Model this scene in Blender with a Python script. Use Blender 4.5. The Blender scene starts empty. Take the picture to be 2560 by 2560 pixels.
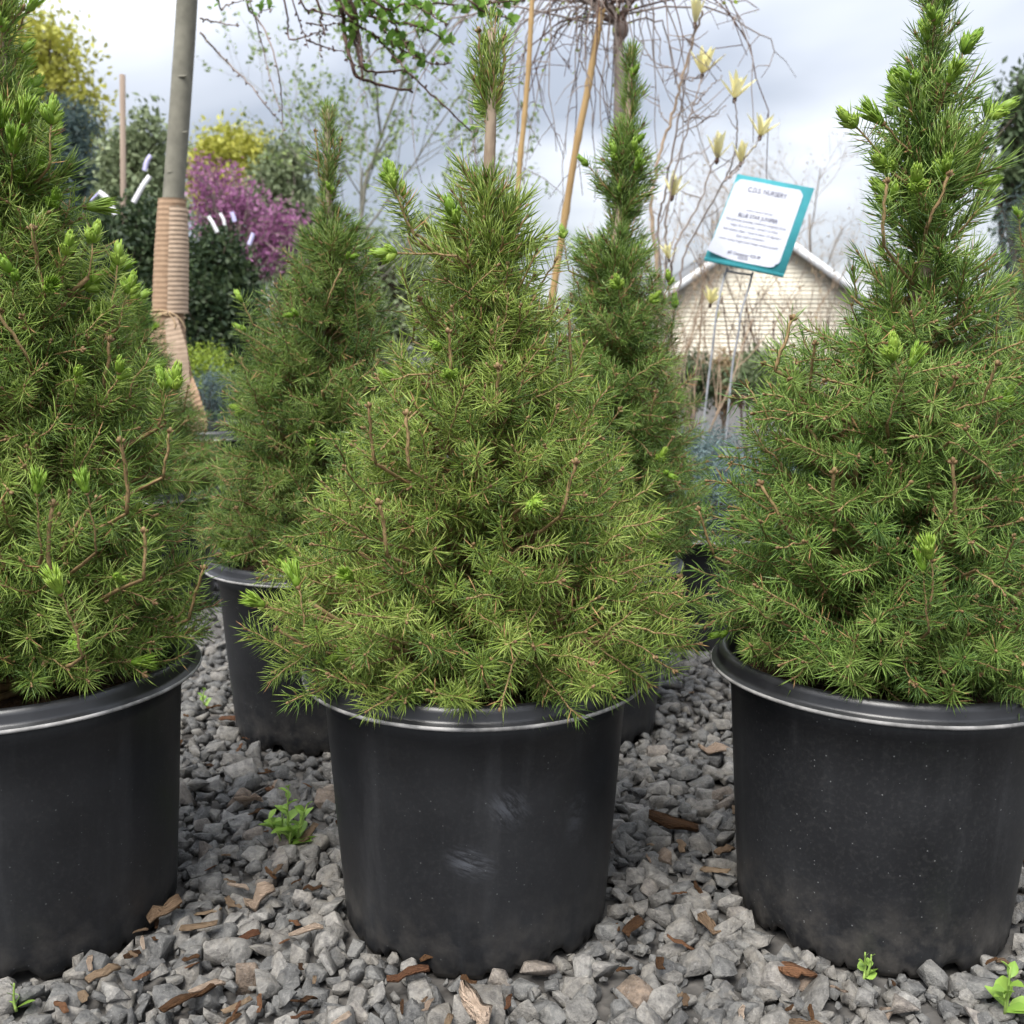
import bpy, bmesh, math, random
import numpy as np
from mathutils import Vector, Matrix, Euler

# ------------------------------------------------------------------ camera, sky, sun, exposure
sc = bpy.context.scene
C = sc.collection
PI = math.pi
PITCH = math.radians(9.0)
CAM_H = 0.511
cam_d = bpy.data.cameras.new('camera')
cam = bpy.data.objects.new('camera', cam_d); C.objects.link(cam)
cam.location = (0, 0, CAM_H)
cam.rotation_euler = (PI / 2 - PITCH, 0, 0)
cam_d.sensor_width = 36; cam_d.lens = 36
cam_d.clip_start = 0.02; cam_d.clip_end = 2000
cam_d.dof.use_dof = True; cam_d.dof.focus_distance = 0.86; cam_d.dof.aperture_fstop = 13
sc.camera = cam

SUN_EL, SUN_AZ = math.radians(58), math.radians(205)      # azimuth clockwise from +Y
world = bpy.data.worlds.new('World'); sc.world = world; world.use_nodes = True
nt = world.node_tree; nt.nodes.clear()
def wn(t, **kw):
    n = nt.nodes.new(t)
    for k, v in kw.items(): setattr(n, k, v)
    return n
sky = wn('ShaderNodeTexSky', sky_type='NISHITA', sun_disc=False)
sky.sun_elevation = SUN_EL; sky.sun_rotation = SUN_AZ
bg1 = wn('ShaderNodeBackground'); bg1.inputs['Strength'].default_value = 0.10
nt.links.new(sky.outputs[0], bg1.inputs['Color'])
tc = wn('ShaderNodeTexCoord'); sep = wn('ShaderNodeSeparateXYZ')
nt.links.new(tc.outputs['Generated'], sep.inputs[0])
zp = wn('ShaderNodeMath', operation='ADD'); zp.inputs[1].default_value = 0.22
ab = wn('ShaderNodeMath', operation='ABSOLUTE')
nt.links.new(sep.outputs['Z'], ab.inputs[0]); nt.links.new(ab.outputs[0], zp.inputs[0])
dx = wn('ShaderNodeMath', operation='DIVIDE'); dy = wn('ShaderNodeMath', operation='DIVIDE')
nt.links.new(sep.outputs['X'], dx.inputs[0]); nt.links.new(zp.outputs[0], dx.inputs[1])
nt.links.new(sep.outputs['Y'], dy.inputs[0]); nt.links.new(zp.outputs[0], dy.inputs[1])
cmb = wn('ShaderNodeCombineXYZ')
nt.links.new(dx.outputs[0], cmb.inputs['X']); nt.links.new(dy.outputs[0], cmb.inputs['Y'])
cmb.inputs['Z'].default_value = 3.7
no = wn('ShaderNodeTexNoise'); no.inputs['Scale'].default_value = 1.15
no.inputs['Detail'].default_value = 4.5; no.inputs['Roughness'].default_value = 0.46
no.inputs['Distortion'].default_value = 0.2
nt.links.new(cmb.outputs[0], no.inputs['Vector'])
cr = wn('ShaderNodeValToRGB')
el = cr.color_ramp.elements
el[0].position = 0.36; el[0].color = (0.30, 0.325, 0.375, 1)
el[1].position = 0.62; el[1].color = (0.655, 0.67, 0.71, 1)
nt.links.new(no.outputs['Fac'], cr.inputs['Fac'])
bg2 = wn('ShaderNodeBackground')
nt.links.new(cr.outputs['Color'], bg2.inputs['Color'])
# sky gradient set steeper than a standard overcast, brighter overhead to lift the foreground
zenith_boost = wn('ShaderNodeMath', operation='MULTIPLY_ADD'); zenith_boost.inputs[1].default_value = 1.25; zenith_boost.inputs[2].default_value = 0.37
nt.links.new(ab.outputs[0], zenith_boost.inputs[0]); nt.links.new(zenith_boost.outputs[0], bg2.inputs['Strength'])
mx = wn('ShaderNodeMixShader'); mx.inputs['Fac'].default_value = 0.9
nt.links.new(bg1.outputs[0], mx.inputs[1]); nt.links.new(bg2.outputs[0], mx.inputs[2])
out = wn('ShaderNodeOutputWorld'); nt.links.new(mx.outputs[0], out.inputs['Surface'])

sun_d = bpy.data.lights.new('sun', 'SUN'); sun_d.energy = 2.2; sun_d.angle = math.radians(32)
sun_d.color = (1.0, 0.96, 0.9)
sun = bpy.data.objects.new('sun', sun_d); C.objects.link(sun); sun.location = (-3, -5, 9)
sv = Vector((math.sin(SUN_AZ) * math.cos(SUN_EL), math.cos(SUN_AZ) * math.cos(SUN_EL), math.sin(SUN_EL)))
sun.rotation_euler = sv.to_track_quat('Z', 'Y').to_euler()

vs = sc.view_settings
vs.view_transform = 'Standard'; vs.look = 'None'; vs.gamma = 1; vs.use_curve_mapping = False
vs.exposure = 1.5
sc.render.engine = 'CYCLES'
sc.cycles.max_bounces = 6; sc.cycles.use_adaptive_sampling = True; sc.cycles.adaptive_threshold = 0.03; sc.cycles.diffuse_bounces = 4; sc.cycles.transparent_max_bounces = 4
sc.cycles.use_denoising = True

# ------------------------------------------------------------------ helpers
S = 2560 / 1932.0
cP, sP = math.cos(PITCH), math.sin(PITCH)
def at(x, y, D):
    """point at horizontal distance D seen at (x, y) of the photograph drawn 1932 px wide"""
    u = (x * S - 1280) / 2560; v = (1280 - y * S) / 2560
    dyy = cP + v * sP; dz = -sP + v * cP
    return np.array((u * D / dyy, D, CAM_H + dz * D / dyy))

def norm(v):
    v = np.asarray(v, float)
    return v / np.maximum(np.linalg.norm(v, axis=-1, keepdims=True), 1e-9)

class MB:
    def __init__(s): s.V = []; s.F = []; s.M = []; s.n = 0
    def add(s, V, F, m=0):
        V = np.asarray(V, float).reshape(-1, 3); F = np.asarray(F, int)
        s.V.append(V)
        if len(F): s.F.append(F + s.n); s.M.append(m)
        s.n += len(V)
    def merge(s, other, mtx=None, off=None, mmap=None):
        V = other.arr()
        if mtx is not None: V = V @ mtx.T
        if off is not None: V = V + off
        s.V.append(V)
        for F, m in zip(other.F, other.M):
            s.F.append(F + s.n); s.M.append(m if mmap is None else mmap[m])
        s.n += len(V)
    def arr(s): return np.concatenate(s.V) if s.V else np.zeros((0, 3))
    def mesh(s, name, mats, smooth=False):
        me = bpy.data.meshes.new(name)
        V = s.arr(); me.vertices.add(len(V)); me.vertices.foreach_set('co', V.ravel())
        nl = sum(f.size for f in s.F); np_ = sum(len(f) for f in s.F)
        me.loops.add(nl); me.polygons.add(np_)
        me.loops.foreach_set('vertex_index', np.concatenate([f.ravel() for f in s.F]))
        tot = np.concatenate([np.full(len(f), f.shape[1]) for f in s.F])
        st = np.concatenate([[0], np.cumsum(tot)[:-1]])
        me.polygons.foreach_set('loop_start', st)
        me.polygons.foreach_set('material_index', np.concatenate([np.full(len(f), m) for f, m in zip(s.F, s.M)]))
        if smooth: me.polygons.foreach_set('use_smooth', np.ones(np_, bool))
        for m in (mats if isinstance(mats, (list, tuple)) else [mats]): me.materials.append(m)
        me.update(calc_edges=True); me.validate()
        return me
    def build(s, name, mats, parent=None, smooth=False):
        return link(name, s.mesh(name, mats, smooth), parent)

def link(name, me, parent=None):
    o = bpy.data.objects.new(name, me); C.objects.link(o)
    if parent is not None: o.parent = parent
    return o
def tag(o, label=None, cat=None, group=None, kind=None):
    if label: o['label'] = label
    if cat: o['category'] = cat
    if group: o['group'] = group
    if kind: o['kind'] = kind
    return o
def thing(name, label, cat, loc=(0, 0, 0), rz=0, group=None):
    o = bpy.data.objects.new(name, None); C.objects.link(o)
    o.location = loc; o.rotation_euler = (0, 0, rz); o.empty_display_size = 0.05
    return tag(o, label, cat, group)

def frames(P):
    P = np.asarray(P, float); T = np.gradient(P, axis=0); T = norm(T)
    ref = np.array((0, 0, 1.0)) if abs(T[0][2]) < 0.9 else np.array((1.0, 0, 0))
    A = []; a = norm(np.cross(ref, T[0]))
    for t in T:
        a = a - t * np.dot(a, t); a = norm(a); A.append(a)
    A = np.array(A); B = np.cross(T, A)
    return T, A, B
def tube(mb, P, R, n=6, m=0, cap=True):
    P = np.asarray(P, float); k = len(P); R = np.broadcast_to(np.asarray(R, float), (k,))
    T, A, B = frames(P)
    th = np.arange(n) * 2 * PI / n
    V = P[:, None, :] + R[:, None, None] * (np.cos(th)[None, :, None] * A[:, None, :] + np.sin(th)[None, :, None] * B[:, None, :])
    i = np.arange(k - 1)[:, None] * n; j = np.arange(n)[None, :]; j2 = (j + 1) % n
    F = np.stack([i + j, i + j2, i + n + j2, i + n + j], -1).reshape(-1, 4)
    base = mb.n
    mb.add(V.reshape(-1, 3), F, m)
    if cap:
        e = np.arange(n)
        mb.F.append((base + (k - 1) * n + e)[None, :]); mb.M.append(m)
        mb.F.append((base + e[::-1])[None, :]); mb.M.append(m)
def smooth_path(pts, n):
    """Catmull-Rom through the points"""
    P = np.asarray(pts, float)
    P = np.vstack([2 * P[0] - P[1], P, 2 * P[-1] - P[-2]])
    out_ = []; segs = len(P) - 3
    for t in np.linspace(0, segs, n):
        i = min(int(t), segs - 1); f = t - i
        a, b, c, d = P[i:i + 4]
        out_.append(0.5 * ((2 * b) + (c - a) * f + (2 * a - 5 * b + 4 * c - d) * f * f + (3 * b - a - 3 * c + d) * f ** 3))
    return np.array(out_)
def lathe(mb, prof, n=96, m=0, mi=None):
    prof = np.asarray(prof, float); k = len(prof)
    th = np.arange(n) * 2 * PI / n
    V = np.stack([prof[:, 0][:, None] * np.cos(th), prof[:, 0][:, None] * np.sin(th), np.repeat(prof[:, 1][:, None], n, 1)], -1)
    base = mb.n; mb.add(V.reshape(-1, 3), np.zeros((0, 4), int))
    for q in range(k - 1):
        j = np.arange(n); j2 = (j + 1) % n
        mb.F.append(base + np.stack([q * n + j, q * n + j2, (q + 1) * n + j2, (q + 1) * n + j], -1))
        mb.M.append(m if mi is None else mi[q])
def box(mb, c, s, m=0, rot=None):
    V = np.array([(x, y, z) for x in (-.5, .5) for y in (-.5, .5) for z in (-.5, .5)]) * np.asarray(s)
    if rot is not None: V = V @ np.array(rot.to_3x3()).T
    F = [(0, 1, 3, 2), (4, 6, 7, 5), (0, 4, 5, 1), (2, 3, 7, 6), (0, 2, 6, 4), (1, 5, 7, 3)]
    mb.add(V + np.asarray(c), F, m)
def ellipsoid(mb, c, axis, length, r, m=0, n=6, rows=4):
    axis = norm(axis); ref = np.array((0, 0, 1.)) if abs(axis[2]) < .9 else np.array((1., 0, 0))
    a = norm(np.cross(axis, ref)); b = np.cross(axis, a)
    ph = np.linspace(0.12, PI - 0.05, rows + 1)
    P = np.asarray(c)[None] + axis[None] * ((1 - np.cos(ph)) / 2 * length)[:, None]
    th = np.arange(n) * 2 * PI / n
    V = P[:, None] + (np.sin(ph) * r)[:, None, None] * (np.cos(th)[None, :, None] * a + np.sin(th)[None, :, None] * b)
    k = len(ph); i = np.arange(k - 1)[:, None] * n; j = np.arange(n)[None]; j2 = (j + 1) % n
    mb.add(V.reshape(-1, 3), np.stack([i + j, i + j2, i + n + j2, i + n + j], -1).reshape(-1, 4), m)
def rand_unit(rng, n): return norm(rng.normal(size=(n, 3)))
def rot_to(d, roll=0.0):
    d = norm(d); ref = np.array((0, 0, 1.)) if abs(d[2]) < .95 else np.array((1., 0, 0))
    x = norm(np.cross(ref, d)); y = np.cross(d, x)
    c, s = math.cos(roll), math.sin(roll)
    return np.stack([c * x + s * y, -s * x + c * y, d], 1)

# ------------------------------------------------------------------ materials
def new_mat(name):
    m = bpy.data.materials.new(name); m.use_nodes = True
    t = m.node_tree; b = t.nodes['Principled BSDF']
    return m, t, b
def N(t, typ, **kw):
    n = t.nodes.new(typ)
    for k, v in kw.items():
        if k in n.inputs.keys(): n.inputs[k].default_value = v
        else: setattr(n, k, v)
    return n
def ramp(t, fac, stops):
    r = t.nodes.new('ShaderNodeValToRGB'); e = r.color_ramp.elements
    while len(e) < len(stops): e.new(0.5)
    for q, (p, c) in zip(e, stops):
        q.position = p; q.color = (*c, 1) if len(c) == 3 else c
    t.links.new(fac, r.inputs['Fac']); return r.outputs['Color']
def math_n(t, op, a, b):
    n = t.nodes.new('ShaderNodeMath'); n.operation = op
    for i, v in enumerate((a, b)):
        if isinstance(v, (int, float)): n.inputs[i].default_value = v
        else: t.links.new(v, n.inputs[i])
    return n.outputs[0]
def mixc(t, fac, a, b, mode='MIX'):
    n = t.nodes.new('ShaderNodeMix'); n.data_type = 'RGBA'; n.blend_type = mode
    ins = [n.inputs[0], n.inputs[6], n.inputs[7]]
    for i, v in zip(ins, (fac, a, b)):
        if isinstance(v, (int, float)): i.default_value = v
        elif isinstance(v, tuple): i.default_value = (*v, 1) if len(v) == 3 else v
        else: t.links.new(v, i)
    return n.outputs[2]
def rnd(t, wi=0.5, wo=0.5, noise=0.0, scale=20):
    """random number per loose piece, per object and by place"""
    g = t.nodes.new('ShaderNodeNewGeometry'); o = t.nodes.new('ShaderNodeObjectInfo')
    v = math_n(t, 'ADD', math_n(t, 'MULTIPLY', g.outputs['Random Per Island'], wi), math_n(t, 'MULTIPLY', o.outputs['Random'], wo))
    if noise:
        c = t.nodes.new('ShaderNodeTexCoord'); n = N(t, 'ShaderNodeTexNoise', Scale=scale, Detail=2.0)
        t.links.new(c.outputs['Object'], n.inputs['Vector'])
        q = math_n(t, 'MULTIPLY', math_n(t, 'SUBTRACT', n.outputs['Fac'], 0.5), noise * 2)
        v = math_n(t, 'ADD', v, q)
    return v
def bump(t, b, height, strength=0.3, dist=0.001):
    n = N(t, 'ShaderNodeBump', Strength=strength, Distance=dist)
    t.links.new(height, n.inputs['Height']); t.links.new(n.outputs[0], b.inputs['Normal'])
def noise_of(t, scale, detail=4.0, rough=0.55, coord='Object', vec=None, stretch=None):
    n = N(t, 'ShaderNodeTexNoise', Scale=scale, Detail=detail, Roughness=rough)
    if coord == 'Position': src = t.nodes.new('ShaderNodeNewGeometry').outputs['Position']
    else: src = t.nodes.new('ShaderNodeTexCoord').outputs[coord]
    if stretch:
        mp = t.nodes.new('ShaderNodeMapping'); mp.inputs['Scale'].default_value = stretch
        t.links.new(src, mp.inputs['Vector']); src = mp.outputs[0]
    t.links.new(src, n.inputs['Vector']); return n.outputs['Fac']

def foliage(name, stops, rough=0.5, wi=0.6, wo=0.4, noise=0.25, scale=12, use_color=False, trans=0.25):
    m, t, b = new_mat(name)
    col = ramp(t, rnd(t, wi, wo, noise, scale), stops)
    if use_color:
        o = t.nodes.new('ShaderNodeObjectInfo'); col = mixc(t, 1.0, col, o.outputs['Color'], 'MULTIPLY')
    t.links.new(col, b.inputs['Base Color']); b.inputs['Roughness'].default_value = rough
    b.inputs['Specular IOR Level'].default_value = 0.35
    if trans:
        tr = t.nodes.new('ShaderNodeBsdfTranslucent'); t.links.new(col, tr.inputs['Color'])
        ms = t.nodes.new('ShaderNodeMixShader'); ms.inputs[0].default_value = trans
        t.links.new(b.outputs[0], ms.inputs[1]); t.links.new(tr.outputs[0], ms.inputs[2])
        t.links.new(ms.outputs[0], t.nodes['Material Output'].inputs['Surface'])
    return m
def plain(name, c1, c2, rough=0.7, scale=40, detail=4, bmp=0.3, bdist=0.001, stretch=None, wi=0.0, wo=0.0, spec=0.3):
    m, t, b = new_mat(name)
    f = noise_of(t, scale, detail, stretch=stretch)
    v = f
    if wi or wo: v = math_n(t, 'ADD', math_n(t, 'MULTIPLY', f, 1 - wi - wo), rnd(t, wi, wo))
    t.links.new(ramp(t, v, [(0.25, c1), (0.75, c2)]), b.inputs['Base Color'])
    b.inputs['Roughness'].default_value = rough; b.inputs['Specular IOR Level'].default_value = spec
    if bmp: bump(t, b, f, bmp, bdist)
    return m

M = {}
M['needle'] = foliage('spruce_needle', [(0.1, (0.085, 0.152, 0.038)), (0.45, (0.245, 0.340, 0.070)), (0.9, (0.50, 0.57, 0.20))],
                      rough=0.36, wi=0.45, wo=0.35, noise=0.28, scale=14, use_color=True, trans=0.3)
M['lime'] = foliage('new_growth', [(0.2, (0.17, 0.30, 0.03)), (0.8, (0.33, 0.46, 0.07))], rough=0.45, noise=0.1, trans=0.3)
M['stem'] = plain('spruce_stem', (0.14, 0.088, 0.038), (0.34, 0.235, 0.115), 0.75, 180, 3, 0.4, 0.0006, wo=0.2)
M['bud'] = plain('spruce_bud', (0.11, 0.062, 0.028), (0.27, 0.18, 0.085), 0.6, 300, 2, 0.3, 0.0005, wi=0.4)
M['bark'] = plain('spruce_bark', (0.17, 0.12, 0.085), (0.38, 0.30, 0.22), 0.85, 90, 5, 0.7, 0.002, stretch=(1, 1, 0.35))
M['dead'] = plain('dry_needle', (0.24, 0.12, 0.05), (0.42, 0.26, 0.12), 0.8, 100, 2, 0)

def pot_material(name, dust=0.5, scuffs=()):
    m, t, b = new_mat(name)
    big = noise_of(t, 9, 4, 0.6); fine = noise_of(t, 260, 3, 0.6)
    streak = noise_of(t, 30, 4, 0.6, stretch=(1, 1, 0.12))
    c0 = ramp(t, big, [(0.3, (0.0095, 0.010, 0.0115)), (0.75, (0.019, 0.020, 0.0225))])
    # fibres and specks of dust
    vo = N(t, 'ShaderNodeTexVoronoi', Scale=330.0); c = t.nodes.new('ShaderNodeTexCoord')
    t.links.new(c.outputs['Object'], vo.inputs['Vector'])
    cell = t.nodes.new('ShaderNodeSeparateColor'); t.links.new(vo.outputs['Color'], cell.inputs[0])
    near = math_n(t, 'LESS_THAN', vo.outputs['Distance'], math_n(t, 'MULTIPLY', cell.outputs[1], 0.24))
    pick = math_n(t, 'GREATER_THAN', cell.outputs[0], 0.90)
    sp = math_n(t, 'MULTIPLY', near, pick)
    c1 = mixc(t, math_n(t, 'MULTIPLY', sp, 0.20 * dust), c0, (0.35, 0.36, 0.36))
    film = ramp(t, fine, [(0.5, (0, 0, 0)), (0.8, (1, 1, 1))])
    c2 = mixc(t, math_n(t, 'MULTIPLY', film, 0.025 * dust), c1, (0.4, 0.39, 0.37))
    st = ramp(t, streak, [(0.55, (0, 0, 0)), (0.8, (1, 1, 1))])
    c3 = mixc(t, math_n(t, 'MULTIPLY', st, 0.035), c2, (0.45, 0.46, 0.48))
    # soil splash round the foot
    sx = t.nodes.new('ShaderNodeSeparateXYZ'); t.links.new(c.outputs['Object'], sx.inputs[0])
    mr = t.nodes.new('ShaderNodeMapRange'); mr.inputs['From Min'].default_value = 0.075; mr.inputs['From Max'].default_value = 0.0
    t.links.new(sx.outputs['Z'], mr.inputs['Value'])
    foot = math_n(t, 'MULTIPLY', mr.outputs[0], ramp(t, noise_of(t, 45, 5, 0.65), [(0.4, (0, 0, 0)), (0.7, (1, 1, 1))]))
    c4 = mixc(t, math_n(t, 'MULTIPLY', foot, 0.22 * dust + 0.03), c3, (0.20, 0.18, 0.155))
    for (x, y, z, rx, rz, tilt, amt) in scuffs:
        mp = t.nodes.new('ShaderNodeMapping'); mp.vector_type = 'TEXTURE'
        mp.inputs['Location'].default_value = (x, y, z); mp.inputs['Rotation'].default_value = (0, tilt, 0)
        mp.inputs['Scale'].default_value = (rx, 0.05, rz)
        t.links.new(c.outputs['Object'], mp.inputs['Vector'])
        ln = t.nodes.new('ShaderNodeVectorMath'); ln.operation = 'LENGTH'; t.links.new(mp.outputs[0], ln.inputs[0])
        fall = t.nodes.new('ShaderNodeMapRange'); fall.inputs['From Min'].default_value = 1.0; fall.inputs['From Max'].default_value = 0.2
        t.links.new(ln.outputs['Value'], fall.inputs['Value'])
        wv = N(t, 'ShaderNodeTexNoise', Scale=2.2, Detail=5.0, Roughness=0.7)
        mp2 = t.nodes.new('ShaderNodeMapping'); mp2.inputs['Scale'].default_value = (0.7, 1, 2.6)
        t.links.new(mp.outputs[0], mp2.inputs['Vector']); t.links.new(mp2.outputs[0], wv.inputs['Vector'])
        wr = ramp(t, wv.outputs['Fac'], [(0.42, (0, 0, 0)), (0.62, (1, 1, 1))])
        c4 = mixc(t, math_n(t, 'MULTIPLY', math_n(t, 'MULTIPLY', wr, fall.outputs[0]), amt), c4, (0.30, 0.32, 0.37))
    t.links.new(c4, b.inputs['Base Color'])
    rr = ramp(t, big, [(0.3, (0.40, 0.40, 0.40)), (0.7, (0.55, 0.55, 0.55))])
    t.links.new(rr, b.inputs['Roughness']); b.inputs['Specular IOR Level'].default_value = 0.38
    bump(t, b, math_n(t, 'ADD', fine, math_n(t, 'MULTIPLY', big, 2.0)), 0.10, 0.0008)
    return m
M['pot'] = pot_material('black_plastic', 0.8)
M['pot_dusty'] = pot_material('dusty_black_plastic', 1.5)
M['pot_scuffed'] = pot_material('scuffed_black_plastic', 0.8, [(0.030, -0.13, 0.150, 0.022, 0.020, 0.9, 0.15), (0.0, -0.128, 0.105, 0.024, 0.017, 0.35, 0.18),
                                                              (0.085, -0.1, 0.13, 0.012, 0.03, 0.1, 0.07)])
M['rim'] = plain('rim_plastic', (0.008, 0.008, 0.0095), (0.018, 0.0185, 0.021), 0.36, 60, 4, 0.15, 0.0006, spec=0.6)
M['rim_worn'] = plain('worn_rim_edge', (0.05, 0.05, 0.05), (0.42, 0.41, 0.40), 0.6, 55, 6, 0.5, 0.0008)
M['soil'] = plain('potting_bark_soil', (0.02, 0.012, 0.007), (0.13, 0.075, 0.04), 0.95, 160, 6, 1.0, 0.006)

def stone_mat():
    m, t, b = new_mat('crushed_stone')
    v = rnd(t, 0.5, 0.5)
    g = t.nodes.new('ShaderNodeNewGeometry'); o = t.nodes.new('ShaderNodeObjectInfo')
    base = ramp(t, v, [(0.08, (0.085, 0.085, 0.086)), (0.4, (0.142, 0.141, 0.137)), (0.6, (0.180, 0.170, 0.156)), (0.8, (0.235, 0.228, 0.216)), (0.93, (0.175, 0.135, 0.105))])
    n1 = noise_of(t, 130, 6, 0.68, 'Position'); n2 = noise_of(t, 480, 3, 0.6, 'Position'); n3 = noise_of(t, 42, 4, 0.6, 'Position')
    c1 = mixc(t, 1.0, base, ramp(t, n1, [(0.3, (0.45, 0.45, 0.46)), (0.5, (0.95, 0.95, 0.94)), (0.72, (1.5, 1.48, 1.42))]), 'MULTIPLY')
    c2 = mixc(t, math_n(t, 'MULTIPLY', ramp(t, n2, [(0.58, (0, 0, 0)), (0.72, (1, 1, 1))]), 0.28), c1, (0.38, 0.37, 0.35))
    c3 = mixc(t, math_n(t, 'MULTIPLY', ramp(t, n3, [(0.55, (0, 0, 0)), (0.75, (1, 1, 1))]), 0.35), c2, (0.20, 0.172, 0.13))
    t.links.new(c3, b.inputs['Base Color']); b.inputs['Roughness'].default_value = 0.85; b.inputs['Specular IOR Level'].default_value = 0.25
    bump(t, b, math_n(t, 'ADD', n1, math_n(t, 'MULTIPLY', n2, 0.5)), 0.9, 0.003)
    return m
M['stone'] = stone_mat()
def ground_mat():
    m, t, b = new_mat('packed_stone_dust')
    c = t.nodes.new('ShaderNodeTexCoord')
    vo = N(t, 'ShaderNodeTexVoronoi', Scale=45.0); t.links.new(c.outputs['Object'], vo.inputs['Vector'])
    n = noise_of(t, 60, 5); big = noise_of(t, 1.5, 3)
    c1 = ramp(t, n, [(0.3, (0.022, 0.018, 0.015)), (0.5, (0.075, 0.070, 0.064)), (0.75, (0.15, 0.135, 0.12))])
    c2 = mixc(t, ramp(t, big, [(0.4, (0, 0, 0)), (0.7, (1, 1, 1))]), c1, (0.085, 0.082, 0.078))
    t.links.new(c2, b.inputs['Base Color']); b.inputs['Roughness'].default_value = 0.95
    bump(t, b, vo.outputs['Distance'], 0.8, 0.01)
    return m
M['ground'] = ground_mat()
def chip_mat(name, a, c):
    return plain(name, a, c, 0.9, 22, 5, 0.9, 0.03, stretch=(0.12, 1, 1), wi=0.1, wo=0.35, spec=.15)
M['chip_tan'] = chip_mat('tan_wood_chip', (0.20, 0.125, 0.075), (0.48, 0.35, 0.23))
M['chip_brown'] = chip_mat('brown_bark_chip', (0.05, 0.026, 0.014), (0.22, 0.115, 0.055))
M['chip_red'] = chip_mat('rust_bark_chip', (0.13, 0.055, 0.03), (0.33, 0.17, 0.09))
M['chip_pale'] = chip_mat('pale_wood_chip', (0.45, 0.32, 0.23), (0.70, 0.56, 0.44))
M['weed'] = foliage('weed_leaf', [(0.2, (0.16, 0.29, 0.04)), (0.8, (0.30, 0.46, 0.09))], rough=0.45, wi=0.5, wo=0.4, noise=0.15, scale=60, trans=0.3)
M['weed_stem'] = plain('weed_stem', (0.16, 0.26, 0.05), (0.28, 0.38, 0.10), 0.6, 60, 2, 0)

# ------------------------------------------------------------------ setting: the ground
POTS = []          # filled below: (x, y, radius) of every pot foot
def pot_spot(x, y, r=0.121): POTS.append((x, y, r))
FRONT = {'c': (-0.034, 0.90), 'r': (0.337, 0.90), 'l': (-0.440, 0.888)}
BACK = {'bl': (-0.262, 1.375), 'br': (0.078, 1.375), 'be': (0.84, 1.40), 'tl': (-0.74, 2.05)}
for x, y in list(FRONT.values()) + list(BACK.values()): pot_spot(x, y)
SMALL = [(0.335, 1.80), (0.60, 2.15), (0.47, 2.52), (0.18, 2.35), (-0.84, 2.86), (-1.05, 3.5)]
for x, y in SMALL: pot_spot(x, y, 0.098)
TREE_POT = (-0.76, 2.62)
pot_spot(*TREE_POT, 0.17)

gm = MB()
gx = np.concatenate([[-300, -60, -12], np.linspace(-3, 3, 7), [12, 60, 300]])
gy = np.concatenate([[-20, -3], np.linspace(0, 6, 7), [12, 30, 90, 600]])
V = np.array([(x, y, -0.010) for y in gy for x in gx]); nx = len(gx)
F = [(j * nx + i, j * nx + i + 1, (j + 1) * nx + i + 1, (j + 1) * nx + i) for j in range(len(gy) - 1) for i in range(nx - 1)]
gm.add(V, F)
ground = gm.build('gravel_ground', M['ground'])
tag(ground, 'grey crushed stone ground of the nursery yard under the pots', None, kind='structure')

rng = np.random.default_rng(11)
def stone_shape(rng):
    bm = bmesh.new()
    n = int(rng.integers(12, 18))
    P = norm(rng.normal(size=(n, 3))) * rng.uniform(0.8, 1.0, (n, 1))
    P = np.sign(P) * np.abs(P) ** 0.5
    P *= np.array((1.0, rng.uniform(0.58, 0.95), rng.uniform(0.40, 0.72))) * 0.86
    for p in P: bm.verts.new(p)
    bmesh.ops.convex_hull(bm, input=bm.verts)
    for v in [v for v in bm.verts if not v.link_faces]: bm.verts.remove(v)
    bmesh.ops.dissolve_limit(bm, angle_limit=0.22, verts=bm.verts, edges=bm.edges)
    bmesh.ops.bevel(bm, geom=list(bm.edges), offset=0.022, segments=1, affect='EDGES', profile=0.6)
    bmesh.ops.triangulate(bm, faces=bm.faces)
    bm.verts.index_update()
    V = np.array([v.co[:] for v in bm.verts]); F = np.array([[v.index for v in f.verts] for f in bm.faces])
    bm.free(); return V, F
shapes = [stone_shape(rng) for _ in range(22)]
rough_shapes = []
for _ in range(12):
    bm = bmesh.new(); P = norm(rng.normal(size=(9, 3))) * np.array((1, rng.uniform(.65, .95), rng.uniform(.45, .8)))
    for p in P: bm.verts.new(p)
    bmesh.ops.convex_hull(bm, input=bm.verts)
    for v in [v for v in bm.verts if not v.link_faces]: bm.verts.remove(v)
    bmesh.ops.triangulate(bm, faces=bm.faces); bm.verts.index_update()
    rough_shapes.append((np.array([v.co[:] for v in bm.verts]), np.array([[v.index for v in f.verts] for f in bm.faces]))); bm.free()

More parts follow.
